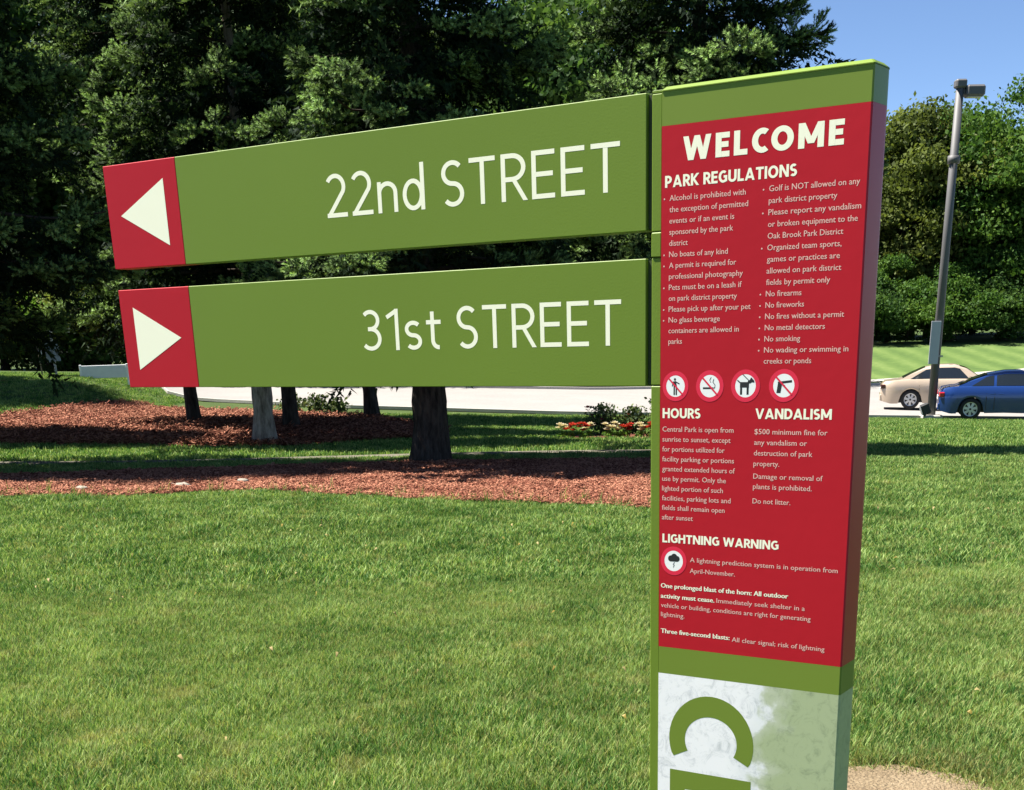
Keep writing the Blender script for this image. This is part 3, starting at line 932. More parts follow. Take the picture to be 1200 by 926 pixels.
# dry straw at the edge of the sandy patch
tS = [tuft_mesh(9, .03, .012, .045, .003, 80 + s, 1.0) for s in range(3)]
L, D = rand_pts(9000, 0.4, 2.6, 4.5, 5.9)
e = ((L - 1.46) / 0.56) ** 2 + ((D - 5.06) / 0.47) ** 2
k = (e > .45 + .5 * rng.random(len(L))) & (e < 1.15 + .6 * rng.random(len(L))); scatter("dry_grass", L[k], D[k], 0.0, tS, M['grass'], .7, 1.4, .9)
L, D = rand_pts(9000, 0.2, 3.0, 4.4, 6.3)
e = ((L - 1.46) / 0.56) ** 2 + ((D - 5.06) / 0.47) ** 2
k = (e > .95) & (e < 1.2 + 1.3 * rng.random(len(L)) ** 2); scatter("dry_grass", L[k], D[k], 0.0, [tuft_mesh(9, .03, .03, .075, .0034, 90 + s, 1.2) for s in range(3)], M['grass'], .7, 1.2, .4)

# fallen brown leaves in the lawn
def weed_mesh(seed, nl=7, r0=.03, dryp=.15):
    r = np.random.default_rng(seed); V = []; F = []; RD = []; DR = []
    for k in range(nl):
        a = 2 * math.pi * k / nl + r.random(); l = r0 * (.6 + .7 * r.random()); w = l * .32; c, s_ = math.cos(a), math.sin(a)
        b = len(V); z = .012 + .02 * r.random()
        for (t, ww, zz) in ((.1, .3, 0), (.55, 1, z), (1.0, .1, z * .8)):
            V += [(c * l * t - s_ * w * ww, s_ * l * t + c * w * ww, .012 + zz), (c * l * t + s_ * w * ww, s_ * l * t - c * w * ww, .012 + zz)]
        F += [(b, b + 1, b + 3, b + 2), (b + 2, b + 3, b + 5, b + 4)]; RD += [r.random()] * 2; DR += [dryp] * 2
    return np_mesh("weed", V, F, attrs={'rnd': ('FACE', RD), 'dry': ('FACE', DR)})


tQ = [weed_mesh(500 + s, 1, .03, 1.0) for s in range(4)]
L, D = rand_pts(160, -6, 6, 4.0, 15)
k = in_view(L, D, .5) & mask_front(L, D); scatter("fallen_leaves", L[k], D[k], 0.035, tQ, M['grass'], .6, 1.3, .6)

# ------------------------------------------------------------------ trees
def bark_mat(name, lo, hi):
    m, n, b = new_mat(name)
    L = n.links.new
    tc = n.nodes.new("ShaderNodeTexCoord"); mp = n.nodes.new("ShaderNodeMapping"); mp.inputs["Scale"].default_value = (9, 9, 2.2)
    L(tc.outputs["Object"], mp.inputs[0])
    nz = n.nodes.new("ShaderNodeTexNoise"); nz.inputs["Scale"].default_value = 1.6; nz.inputs["Detail"].default_value = 8; nz.inputs["Roughness"].default_value = .7; L(mp.outputs[0], nz.inputs["Vector"])
    rp = ramp(n, [(.35, lo), (.62, hi)]); L(nz.outputs[0], rp.inputs[0]); L(rp.outputs[0], b.inputs["Base Color"])
    bp = n.nodes.new("ShaderNodeBump"); bp.inputs["Strength"].default_value = 1.0; bp.inputs["Distance"].default_value = .06; L(nz.outputs[0], bp.inputs["Height"]); L(bp.outputs[0], b.inputs["Normal"])
    b.inputs["Roughness"].default_value = .95; b.inputs["Specular IOR Level"].default_value = .1
    return m


M['bark'] = simple("grey brown scaly bark", (0.10, 0.080, 0.062), 0.95, var=0.55, scale=9, bump=1.0, bscale=26, spec=0.2)
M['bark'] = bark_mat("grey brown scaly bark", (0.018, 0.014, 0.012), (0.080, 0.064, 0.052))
M['bark_pale_sunlit'] = bark_mat("pale bark with painted sunlight", (0.13, 0.10, 0.08), (0.45, 0.38, 0.31))  # sunlight on the spruce trunk is put into this paler bark colour
M['twig'] = simple("dark twig bark", (0.05, 0.038, 0.028), 0.95, var=0.3, scale=5, spec=0.2)
M['spruce'] = leafy("spruce needles", (0.007, 0.016, 0.008), (0.013, 0.028, 0.012), (0.024, 0.045, 0.016), transl=0.25, scale=0.7, rand=0.6, attr='tip', attr_col=(0.46, 0.68, 0.24), rough=0.7)  # near-black ramp paints the crown's inner shade; pale tips are new growth
M['leaf1'] = leafy("mid green leaves", (0.028, 0.072, 0.014), (0.062, 0.130, 0.024), (0.115, 0.195, 0.040), transl=0.4, scale=0.35, rand=0.7)
M['leaf2'] = leafy("olive green leaves", (0.050, 0.068, 0.018), (0.095, 0.125, 0.030), (0.150, 0.185, 0.048), transl=0.4, scale=0.3, rand=0.7)
M['leaf3'] = leafy("bluish green leaves", (0.022, 0.054, 0.016), (0.050, 0.105, 0.026), (0.100, 0.170, 0.042), transl=0.4, scale=0.3, rand=0.7)


def shoot(org, d, ln, n, nl, w, tip, r, V, F, T):
    d = Vector(d).normalized(); a = d.orthogonal().normalized(); b = d.cross(a)
    for k in range(n):
        t = (k + r.random()) / n; ph = r.random() * 2 * PI
        p = org + d * (ln * t)
        q = (d * (.55 + .5 * t) + (a * math.cos(ph) + b * math.sin(ph)) * .9).normalized()
        s = q.cross(d).normalized() * w * .5
        i = len(V); L = nl * (.8 + .4 * r.random())
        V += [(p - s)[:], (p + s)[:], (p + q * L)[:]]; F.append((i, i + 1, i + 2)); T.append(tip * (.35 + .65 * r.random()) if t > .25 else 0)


def spray_template(seed, shoots=11):
    """a fan of short, thick shoots like bottle brushes: one bough tip, about 0.5 m"""
    r = random.Random(seed); V = []; F = []; T = []
    for k in range(shoots):
        t = .05 + .80 * k / shoots
        sd = 1 if k % 2 else -1
        o = Vector((t * .50, sd * .02, -.10 * t * t))
        d = Vector((.85, sd * r.uniform(.35, .95), r.uniform(-.25, .42)))
        ln = .26 * (1.1 - t) + .07
        br = r.uniform(.55, 1.0) if r.random() < .8 else .1
        shoot(o, d, ln, int(14 + ln * 95), .062, .020, br, r, V, F, T)
        e = o + d.normalized() * ln
        shoot(e - d.normalized() * .03, d + Vector((0, 0, r.uniform(-.1, .3))), .075, 16, .058, .021, min(1, br * 1.15), r, V, F, T)
    shoot(Vector((.35, 0, -.05)), Vector((1, 0, -.1)), .24, 46, .062, .020, 1.0, r, V, F, T)
    return np.array(V), np.array(F), np.array(T)


def low_template(seed, tip=0.0):
    r = random.Random(seed); V = []; F = []; T = []
    for k in range(9):
        t = k / 9.0; d = Vector((.8, (1 if k % 2 else -1) * .8, r.uniform(-.5, .3)))
        shoot(Vector((t * .6, 0, -.1 * t)), d, .34, 9, .10, .046, tip, r, V, F, T)
    return np.array(V), np.array(F), np.array(T)


def spruce_meshes(seed, H, Rr_, z0, zdet):
    r = random.Random(seed)
    hi = [spray_template(seed * 10 + i) for i in range(5)]
    lo = [low_template(seed * 10 + i) for i in range(3)]; lt = [low_template(seed * 10 + 5 + i, .5) for i in range(3)]
    wood = MB(); Vs = []; Fs = []; Ts = []; Rs = []; base = 0

    def put(T_, o, d, sc, br=1.0):
        nonlocal base
        up = Vector((r.uniform(-.4, .4), r.uniform(-.4, .4), 1)); y = up.cross(d).normalized(); zc = d.cross(y)
        Vs.append(T_[0] @ (np.array([d[:], y[:], zc[:]]) * sc) + np.array(o[:])); Fs.append(T_[1] + base); Ts.append(T_[2] * br); Rs.append(np.full(len(T_[1]), r.random()))
        base += len(T_[0])
    z = z0; wh = 0
    while z < H - .5:
        det = z < zdet
        nb = 6
        for k in range(nb):
            az = wh * 1.1 + 2 * PI * k / nb + r.uniform(-.3, .3)
            zz = z + r.uniform(-.22, .22)
            Lb = Rr_ * (1 - max(0, zz - z0 * .5) / H) ** .8 * r.choice((.58, .74, .9, 1.0, 1.14)) * r.uniform(.93, 1.05)
            if zz < z0 + .5: Lb *= r.uniform(.7, .92)
            dr = r.uniform(.14, .36) if zz < H * .6 else r.uniform(-.1, .1)
            pts = []
            for i in range(7):
                t = i / 6
                pts.append(Vector((math.cos(az) * Lb * t, math.sin(az) * Lb * t, zz + Lb * (.06 * t - dr * 1.2 * t * t + dr * .8 * t ** 4))))
            wood.tube(pts, [.035 * (Lb / 3) * (1 - .85 * i / 6) + .004 for i in range(7)], 5, cap=False)
            sd = Vector((-math.sin(az), math.cos(az), 0))

            def at(t):
                i = min(5, int(t * 6)); return pts[i].lerp(pts[i + 1], t * 6 - i), (pts[i + 1] - pts[i]).normalized()
            # old needles inside, near black: crown shade painted into their colour
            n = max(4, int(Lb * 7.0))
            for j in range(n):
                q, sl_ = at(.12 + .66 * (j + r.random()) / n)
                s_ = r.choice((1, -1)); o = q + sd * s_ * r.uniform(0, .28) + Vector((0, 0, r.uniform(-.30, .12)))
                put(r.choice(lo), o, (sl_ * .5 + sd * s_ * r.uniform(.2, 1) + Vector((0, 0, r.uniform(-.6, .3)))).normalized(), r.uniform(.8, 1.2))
            # bough at the end
            if det:
                wB = min(.85, .30 * Lb) * r.uniform(.7, 1.15); nB = int(11 * wB / .6) + 4
                nC = max(3, int(nB * .36))
                for c_ in range(nC):
                    t = .60 + .40 * (c_ + r.random() * .6) / nC
                    q, sl_ = at(min(.999, t))
                    s_ = 1 if c_ % 2 else -1
                    sidew = wB * (1.25 - (t - .60) / .40 * 1.0) * r.uniform(.35, 1.0)
                    ctr = q + sd * s_ * sidew + Vector((0, 0, -.22 * sidew + r.uniform(-.12, .06)))
                    out = (sl_ * .9 + sd * s_ * .5 * r.random()).normalized(); br = r.uniform(.55, 1.0)
                    for j in range(5):
                        d = (out + Vector((r.uniform(-.8, .8), r.uniform(-.8, .8), r.uniform(-.35, .55)))).normalized()
                        put(r.choice(hi), ctr - out * .10, d, r.uniform(.55, .78), br)
            else:
                nB = max(5, int(Lb * 7))
                for j in range(nB):
                    q, sl_ = at(.45 + .54 * (j + r.random()) / nB)
                    s_ = 1 if j % 2 else -1
                    put(r.choice(lt), q + Vector((0, 0, r.uniform(-.15, .05))), (sl_ * .7 + sd * s_ * r.uniform(.3, 1) + Vector((0, 0, r.uniform(-.3, .2)))).normalized(), r.uniform(.7, 1.0))
        z += .56 if det else .50; wh += 1
    me = np_mesh("spruce_needles", np.concatenate(Vs), np.concatenate(Fs), attrs={'tip': ('FACE', np.concatenate(Ts)), 'rnd': ('FACE', np.concatenate(Rs))})
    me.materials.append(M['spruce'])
    print("spruce tris", len(me.polygons))
    return me, wood


def trunk_mb(H, r0, flare=1.35, rough=.16, lean=0.0, n=14):
    b = MB(); pts = []; rad = []
    for i in range(24):
        t = i / 23; z = -.15 + (H + .15) * t ** 1.3
        pts.append((lean * z + .03 * math.sin(z * 1.3), .03 * math.cos(z * 1.1), z))
        rad.append(r0 * ((1 - t ** 1.3) ** .8 * .97 + .03) * (1 + (flare - 1) * math.exp(-max(0, z) / .22)))
    return b.tube(pts, rad, n, rough=rough)


spr_A, wood_A = spruce_meshes(3, 11.0, 3.35, 2.2, 6.6)
spr_B, wood_B = spruce_meshes(8, 9.6, 3.3, 2.35, 6.3)
SPR = {}


def spruce(key, L, D, rz, sc, r0, label, bark='bark', group="spruces behind the sign"):
    me, wood = {'A': (spr_A, wood_A), 'B': (spr_B, wood_B)}[key]
    root = empty("spruce_tree", P(L, D), rz); root.scale = (sc, sc, sc)
    tag(root, label, "tree", group)
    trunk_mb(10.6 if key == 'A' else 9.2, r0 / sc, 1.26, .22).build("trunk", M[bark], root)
    if key not in SPR:
        SPR[key] = wood.build("branches", M['twig'], root); 
    else:
        o = bpy.data.objects.new("branches", SPR[key].data); COL.objects.link(o); o.parent = root
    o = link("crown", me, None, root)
    return root


spruce('A', -1.13, 21.7, 0.4, 1.0, 0.29, "big spruce with thick dark trunk standing in the front mulch bed")
spruce('B', 3.55, 24.6, 2.1, 1.13, 0.26, "spruce behind the regulations panel, its tip branch against the sky")
spruce('A', -9.1, 22.4, 3.6, 1.2, 0.30, "dark spruce at the left edge of the photograph, trunk out of the picture")
spruce('B', -4.85, 28.0, 1.0, 1.15, 0.22, "spruce with trunk painted pale as if sunlit in the rear mulch bed", 'bark_pale_sunlit')
spruce('A', -7.9, 35.2, 5.0, 1.35, 0.17, "slim spruce behind the arrow of the lower blade")
spruce('B', -3.70, 39.6, 4.2, 1.4, 0.20, "farthest spruce, its dark trunk before the road")
spruce('B', -12.9, 30.5, 0.8, 1.2, 0.25, "spruce outside the left edge whose boughs shade the rear mulch bed")
spruce('A', -22.3, 46.5, 1.8, 1.6, 0.28, "spruce at the far left whose boughs hang before the low shrubs")
spruce('A', -4.95, 32.6, 2.6, 1.2, 0.18, "spruce whose dark trunk shows just right of the pale trunk")


def deciduous(seed, H, Rc, leaf, n, name_mat, lobes=34, zlow=.14, fat=1.0):
    r = np.random.default_rng(seed)
    # lobes over an ovoid crown
    cs = []; rs = []
    while len(cs) < lobes:
        p = r.normal(size=3); p /= np.linalg.norm(p)
        q = r.random() ** .45
        z = zlow * H + (H * (1 - zlow)) * (.5 + .5 * p[2] * q)
        prof = math.sin(min(1, max(0.02, (z / H - zlow) / (1 - zlow))) * PI) ** .55
        cs.append((p[0] * Rc * q * prof, p[1] * Rc * q * prof, z)); rs.append(H * r.uniform(.075, .15) * fat)
    cs = np.array(cs); rs = np.array(rs)
    k = r.integers(0, lobes, n)
    d = r.normal(size=(n, 3)); d /= np.linalg.norm(d, axis=1)[:, None]
    d[:, 2] = np.where(d[:, 2] < -.3, d[:, 2] * .5, d[:, 2])
    rad = rs[k] * (r.random(n) ** .30) * (1 + .25 * r.normal(size=n))
    c = cs[k] + d * rad[:, None] * np.array([1.15, 1.15, .8])
    s = leaf * (.55 + .9 * r.random(n))
    nn = d + .9 * r.normal(size=(n, 3)); nn /= np.linalg.norm(nn, axis=1)[:, None]
    a = np.cross(nn, r.normal(size=(n, 3))); a /= np.linalg.norm(a, axis=1)[:, None]
    b = np.cross(nn, a)
    V = np.stack([c - a * s[:, None] * .5, c - b * s[:, None] * .3, c + a * s[:, None] * .5, c + b * s[:, None] * .3], 1).reshape(-1, 3)
    F = np.arange(4 * n).reshape(-1, 4)
    rnd = np.clip(r.random(lobes)[k] * .5 + r.random(n) * .5, 0, 1)
    me = np_mesh("leaves", V, F, attrs={'rnd': ('FACE', rnd)}); me.materials.append(M[name_mat])
    w = MB(); rr = random.Random(seed)
    for i in range(min(16, lobes)):
        c_ = Vector(cs[i]); z = c_.z * rr.uniform(.25, .55)
        m_ = Vector((c_.x * .35, c_.y * .35, z + (c_.z - z) * .55))
        w.tube([(0, 0, z), m_, c_], [.09 * H / 14, .05 * H / 14, .015], 5, cap=False)
    return me, w


DEC = {}
for key, args in {'tall': (5, 18, 6.4, .30, 60000, 'leaf1', 60, .04), 'olive': (6, 15, 6.4, .30, 56000, 'leaf2', 52, .03), 'dense': (9, 16, 6.2, .30, 56000, 'leaf3', 56, .03), 'low': (12, 8, 4.2, .30, 15000, 'leaf1', 26, .05), 'bush': (15, 3.0, 2.6, .17, 16000, 'leaf1', 26, .0, 2.3)}.items():
    DEC[key] = deciduous(*args)
DW = {}


def leaf_tree(key, L, D, sc, rz, label, group, r0=.25, name="leafy_tree", mat=None, lab_cat="tree"):
    me, w = DEC[key]
    root = empty(name, P(L * 1.04 if L > 20 else L, D + (8 if L > 20 else 0)), rz); root.scale = (sc, sc, sc)
    tag(root, label, lab_cat, group)
    H = {'tall': 18, 'olive': 15, 'dense': 16, 'low': 8, 'bush': 2.4}[key]
    if key != 'bush': trunk_mb(H * .8, r0 / sc, 1.2).build("trunk", M['bark'], root)
    if key not in DW: DW[key] = w.build("limbs", M['twig'], root)
    else:
        o = bpy.data.objects.new("limbs", DW[key].data); COL.objects.link(o); o.parent = root
    o = link("crown", me, None, root)
    if mat:
        o.material_slots[0].link = 'OBJECT'; o.material_slots[0].material = M[mat]
    return root


G1 = "leafy trees beyond the far lawn"
leaf_tree('olive', 30.2, 97, 1.06, .3, "olive brown leafy tree seen just right of the signpost", G1)
leaf_tree('tall', 36.5, 94, 1.0, 1.0, "tall mid green tree behind the lamp head at the right", G1)
leaf_tree('dense', 42.5, 97, .93, 2.0, "dense dark green tree at the right edge of the photograph", G1)
leaf_tree('tall', 49.0, 100, .75, 3.0, "green tree standing right of the dense one, mostly out of the picture", G1)
leaf_tree('dense', 25.0, 104, 1.0, 4.0, "dark green tree hidden behind the red panel beside the olive one", G1)
leaf_tree('olive', 34.0, 106, 1.12, 5.0, "olive tree in the second row behind the tall mid green one", G1)
leaf_tree('tall', 18.0, 106, .95, 2.2, "green tree in the gap behind the spruce and the signpost", G1)
leaf_tree('olive', 11.0, 102, 1.0, 1.2, "olive tree behind the spruces, left of the signpost", G1)
leaf_tree('dense', 3.0, 98, 1.0, 3.2, "dark tree straight behind the blades", G1)
leaf_tree('tall', -5.0, 96, .95, 4.4, "green tree across the road behind the middle spruces", G1)
leaf_tree('dense', -13.0, 92, 1.0, .9, "dark tree across the road behind the slim spruce", G1)
leaf_tree('tall', 6.0, 74, 1.12, 2.9, "tall dark tree across the road behind the upper blade's lettering", G1, mat='leaf3')
leaf_tree('tall', -2.0, 72, 1.15, 5.1, "tall tree across the road behind the biggest spruce", G1, mat='leaf3')
leaf_tree('dense', -9.5, 70, 1.25, 1.9, "tall dense tree across the road between the middle spruces", G1)
leaf_tree('tall', -15.5, 74, 1.12, 3.9, "tall tree across the road above the arrow panels", G1, mat='leaf3')
leaf_tree('dense', 56.0, 98, .9, 1.0, "dark tree far right, out of the picture", G1)
leaf_tree('dense', 39.0, 110, .98, 0.4, "dark second row tree behind the lamp post", G1)
leaf_tree('tall', 46.0, 112, .92, 2.4, "second row tree behind the dense one at the right edge", G1)
leaf_tree('dense', 28.5, 112, 1.1, 3.3, "second row tree behind the olive brown one", G1)
leaf_tree('low', 35.0, 91.0, .75, 1.1, "dark low tree beside the lamp post's pole", G1, mat='leaf3')
leaf_tree('low', 41.5, 92.0, .72, 2.9, "dark low tree above the blue car", G1, mat='leaf3')
leaf_tree('low', 27.0, 91.5, .7, 3.9, "low tree just hidden by the signpost's right side", G1)
leaf_tree('low', 48.5, 93.0, .8, .9, "low tree at the far right edge", G1, mat='leaf3')
leaf_tree('low', 31.0, 90.5, .62, 2.0, "low bright green shrub tree under the olive tree", G1)
leaf_tree('low', 38.0, 92.5, .6, 4.0, "shaded low tree under the tall tree at the right", G1, mat='leaf3')
leaf_tree('low', 44.5, 93.5, .7, 5.0, "shaded low tree under the dense tree at the right edge", G1, mat='leaf3')
G2 = "leafy trees at the far left beyond the lawn"
leaf_tree('tall', -24.5, 76, 1.2, 1.3, "tallest dark tree behind the left spruces", G2, mat='leaf3')
leaf_tree('tall', -29.2, 73, 1.4, 4.6, "very tall dark tree at the upper left corner", G2, mat='leaf3')
leaf_tree('tall', -33.0, 80, 1.2, 2.6, "tall tree behind the far left spruce", G2, mat='leaf3')
leaf_tree('low', -30.0, 74, 1.0, .2, "bright green low tree at the far left edge", G2)
leaf_tree('low', -25.6, 72, .85, 1.7, "green low tree behind the young staked tree", G2)
leaf_tree('low', -21.0, 73, .95, 3.7, "pale olive low tree above the white board", G2, mat='leaf2')
leaf_tree('dense', -27.0, 82, .85, 2.7, "dark tree rising behind the low ones at the left", G2)
leaf_tree('tall', -34.0, 84, .8, .7, "tall green tree at the left edge, mostly out of the picture", G2)
leaf_tree('dense', -20.0, 86, .85, 5.7, "dark tree behind the arrow panels", G2)
leaf_tree('bush', -27.6, 63.5, 1.4, 0, "rounded dark shrub at the foot of the left trees, by the picture's edge", G2, name="shrub", mat='leaf3', lab_cat="shrub")
leaf_tree('bush', -25.0, 62.5, 1.8, 2, "tall bright shrub left of the young staked tree", G2, name="shrub", lab_cat="shrub")
leaf_tree('bush', -22.4, 62.8, 1.5, 4, "dark shrub behind the grey back of the road sign", G2, name="shrub", mat='leaf3', lab_cat="shrub")
leaf_tree('bush', -19.8, 62.2, 1.7, 1, "olive shrub between the road sign and the white board", G2, name="shrub", mat='leaf2', lab_cat="shrub")
leaf_tree('bush', -17.2, 62.6, 1.5, 3, "dark shrub behind the white board", G2, name="shrub", mat='leaf3', lab_cat="shrub")
leaf_tree('bush', -14.6, 63.6, 1.4, 5, "shrub just hidden by the lower arrow panel", G2, name="shrub", mat='leaf3', lab_cat="shrub")
leaf_tree('low', -16.5, 67.5, .9, 2.2, "low tree above the lower arrow panel's left edge", G2, mat='leaf3')
leaf_tree('low', -12.5, 66.5, .9, 4.2, "low tree hidden by the lower arrow panel", G2, mat='leaf3')
leaf_tree('bush', -12.3, 62.6, 1.5, 2.5, "shrub hidden by the lower blade's arrow", G2, name="shrub", mat='leaf3', lab_cat="shrub")
G3 = "shrubs along the edge of the woods on the right"
for i, (L_, D_, s_, m_, lab) in enumerate([(24.6, 89.5, 1.3, 'leaf3', "dark woodland edge shrub hidden by the signpost"), (27.8, 89.2, 1.25, None, "bright woodland edge shrub right of the signpost side"), (31.0, 89.0, 1.35, None, "big bright shrub at the woods' edge left of the lamp post"), (34.2, 89.6, 1.2, 'leaf3', "dark shrub at the woods' edge behind the lamp post"), (37.2, 90.4, 1.15, 'leaf3', "dark shrub at the woods' edge above the beige car's windscreen"), (40.2, 91.0, 1.2, 'leaf3', "dark shrub at the woods' edge above the blue car's tail"), (43.2, 91.6, 1.25, 'leaf3', "dark shrub at the woods' edge at the right of the picture"), (46.5, 92.2, 1.3, 'leaf3', "dark shrub at the woods' edge outside the picture")]):
    leaf_tree('bush', L_, D_, s_, i * 1.7, lab, G3, name="shrub", mat=m_, lab_cat="shrub")

# ------------------------------------------------------------------ cars
M['tan'] = simple("beige metallic car paint", (0.50, 0.40, 0.30), 0.30, metal=0.15, coat=0.8)
M['blue'] = simple("deep blue metallic car paint", (0.013, 0.045, 0.19), 0.22, metal=0.2, coat=1.0)
M['glass'] = simple("dark car glass", (0.015, 0.020, 0.024), 0.06, coat=0.5, spec=0.8)
M['tyre'] = simple("tyre rubber", (0.018, 0.018, 0.019), 0.85)
M['alloy'] = simple("silver alloy", (0.62, 0.62, 0.62), 0.35, metal=0.6)
M['tail'] = simple("red tail lamp", (0.45, 0.01, 0.02), 0.2, coat=0.8)
M['taildark'] = simple("smoked tail lamp", (0.05, 0.008, 0.008), 0.2, coat=0.8)
M['trim'] = simple("black plastic trim", (0.02, 0.02, 0.02), 0.6)
M['chrome'] = simple("chrome trim", (0.6, 0.6, 0.6), 0.15, metal=1.0)
M['plate'] = simple("white number plate", (0.7, 0.7, 0.68), 0.5)


def car(name, label, loc, rz, paint, tailm, Lc, Wd, deck, roof, xw, wr=.325):
    """x runs from the tail (0) to the nose (Lc); deck / roof are (x, z) profiles"""
    root = empty(name, loc, rz); tag(root, label, "car", "cars parked on the road")
    dx = [p[0] for p in deck]; dzz = [p[1] for p in deck]; rx_ = [p[0] for p in roof]; rz_ = [p[1] for p in roof]
    hw = Wd / 2

    def sec(x):
        e = min(x, Lc - x); pw = hw * (1 - .20 * max(0, 1 - e / .55) ** 2.2)
        zb = .20 + (.10 * max(0, 1 - e / .35))
        for q in xw:
            if abs(x - q) < wr + .045: zb = max(zb, wr + math.sqrt(max(0, (wr + .045) ** 2 - (x - q) ** 2)) - .01)
        zt = float(np.interp(x, dx, dzz)); zr = float(np.interp(x, rx_, rz_, left=0, right=0)); zr = max(zr, zt)
        zs = zt - .10 - (zt - .7) * .1
        g = min(1, max(0, (zr - zt) / .40)); yr = pw * (.86 - .22 * g)
        pts = [(pw * .97, zb), (pw, max(zb + .04, .48)), (pw * 1.0, max(zb + .07, zs - .12)), (pw * .975, zs + .01), (pw * .90, zt - .012), (pw * .86, zt + .004)]
        pts += [(pw * .86 + (yr - pw * .86) * .9, zt + (zr - zt) * .86 + .004), (yr - .06, zr - .004), (yr * .5, zr + .012), (0, zr + .018)]
        return pts
    xs = sorted(set([0.0, .02, .06, .12] + [Lc - v for v in (0, .02, .06, .12)] + list(np.arange(.18, Lc - .15, .07))))
    V = []; F = []; n = 10
    for x in xs:
        s = sec(x)
        if x in (0.0, Lc): s = [(y * .94, z * .98 + .01 if i else z + .06) for i, (y, z) in enumerate(s)]
        V += [(x, -y, z) for y, z in s] + [(x, y, z) for y, z in reversed(s[:-1])]
    m = 2 * n - 1
    for i in range(len(xs) - 1):
        for k in range(m - 1):
            a = i * m + k; F.append((a, a + m, a + m + 1, a + 1))
    F.append(tuple(range(m))); F.append(tuple((len(xs) - 1) * m + k for k in range(m - 1, -1, -1)))
    me = bpy.data.meshes.new("body"); me.from_pydata(V, [], F); me.polygons.foreach_set("use_smooth", [True] * (len(F) - 2) + [False] * 2); me.update()
    me.set_sharp_from_angle(angle=R(32))
    link("body", me, paint, root)
    # floor
    b = MB(); b.box((.25, -hw * .80, .22), (Lc - .25, hw * .80, .55)); b.build("underbody", M['trim'], root)

    def side_pt(x, t, s, off=.006):
        p = sec(x); y0, z0 = p[5]; y1, z1 = p[6]
        return (x, s * (y0 + (y1 - y0) * t + off), z0 + (z1 - z0) * t)
    rw = [p[0] for p in roof]
    xa, xb = rw[0], rw[-1]
    # side windows: between pillars
    wins = WINS[name]
    for (x0, x1, x2, x3) in wins:          # bottom rear, bottom front, top front, top rear
        for s in (-1, 1):
            vs = []; k = 8
            for i in range(k + 1):
                t = i / k
                vs.append(side_pt(x0 + (x1 - x0) * t, .06, s)); vs.append(side_pt(x3 + (x2 - x3) * t, .93, s))
            fs = [(2 * i, 2 * i + 2, 2 * i + 3, 2 * i + 1) if s < 0 else (2 * i, 2 * i + 1, 2 * i + 3, 2 * i + 2) for i in range(k)]
            me = bpy.data.meshes.new("window"); me.from_pydata(vs, [], fs); me.update(); link("window", me, M['glass'], root)
    for nm, x0, x1 in (("rear_window", roof[0][0] + .10, roof[0][0] + WS[name][0]), ("windscreen", roof[-1][0] - WS[name][1], roof[-1][0] - .08)):
        vs = []; k = 6
        for i in range(k + 1):
            x = x0 + (x1 - x0) * i / k; p = sec(x)
            vs += [(x, -p[7][0] * .97, p[7][1] + .016), (x, 0, p[9][1] + .008), (x, p[7][0] * .97, p[7][1] + .016)]
        fs = []
        for i in range(k): fs += [(3 * i, 3 * i + 3, 3 * i + 4, 3 * i + 1), (3 * i + 1, 3 * i + 4, 3 * i + 5, 3 * i + 2)]
        me = bpy.data.meshes.new(nm); me.from_pydata(vs, [], fs); me.update(); link(nm, me, M['glass'], root)
    # door seams, handles, mirrors, lamps
    for x in SEAM[name]:
        for s in (-1, 1):
            vs = []
            for z in (.30, .48, .66, .80):
                p = sec(x); y = np.interp(z, [q[1] for q in p[:5]], [q[0] for q in p[:5]])
                vs += [(x - .008, s * (y + .003), z), (x + .008, s * (y + .003), z)]
            me = bpy.data.meshes.new("door_seam"); me.from_pydata(vs, [], [(2 * i, 2 * i + 1, 2 * i + 3, 2 * i + 2) for i in range(3)]); me.update(); link("door_seam", me, M['trim'], root)
    for x in SEAM[name][:2]:
        for s in (-1, 1):
            b = MB(); y = hw * .985; b.box((x + .10, s * y - .012, .745), (x + .28, s * y + .025, .775), .006); b.build("door_handle", paint, root)
    for s in (-1, 1):
        b = MB(); x = SEAM[name][-1] - .02; b.box((x - .10, s * hw * .93 - .07, .93), (x + .08, s * hw * .93 + .10 * s + .07, 1.06), .03); b.build("wing_mirror", paint, root)
        b = MB(); b.box((-.012, s * hw * .72 - .17, .70), (.17, s * hw * .72 + .135, .85), .03); b.build("tail_lamp", tailm, root)
        b = MB(); b.box((Lc - .26, s * hw * .70 - .16, .58), (Lc - .01, s * hw * .70 + .15, .70), .03); b.build("headlight", M['glass'], root)
    b = MB(); b.box((-.02, -.26, .60), (.03, .26, .72), .004); b.build("number_plate", M['plate'], root)
    b = MB(); b.box((-.035, -hw * .82, .30), (.10, hw * .82, .52), .03); b.build("rear_bumper", paint, root)
    b = MB(); b.box((Lc - .08, -hw * .80, .28), (Lc + .03, hw * .80, .50), .03); b.build("front_bumper", paint, root)
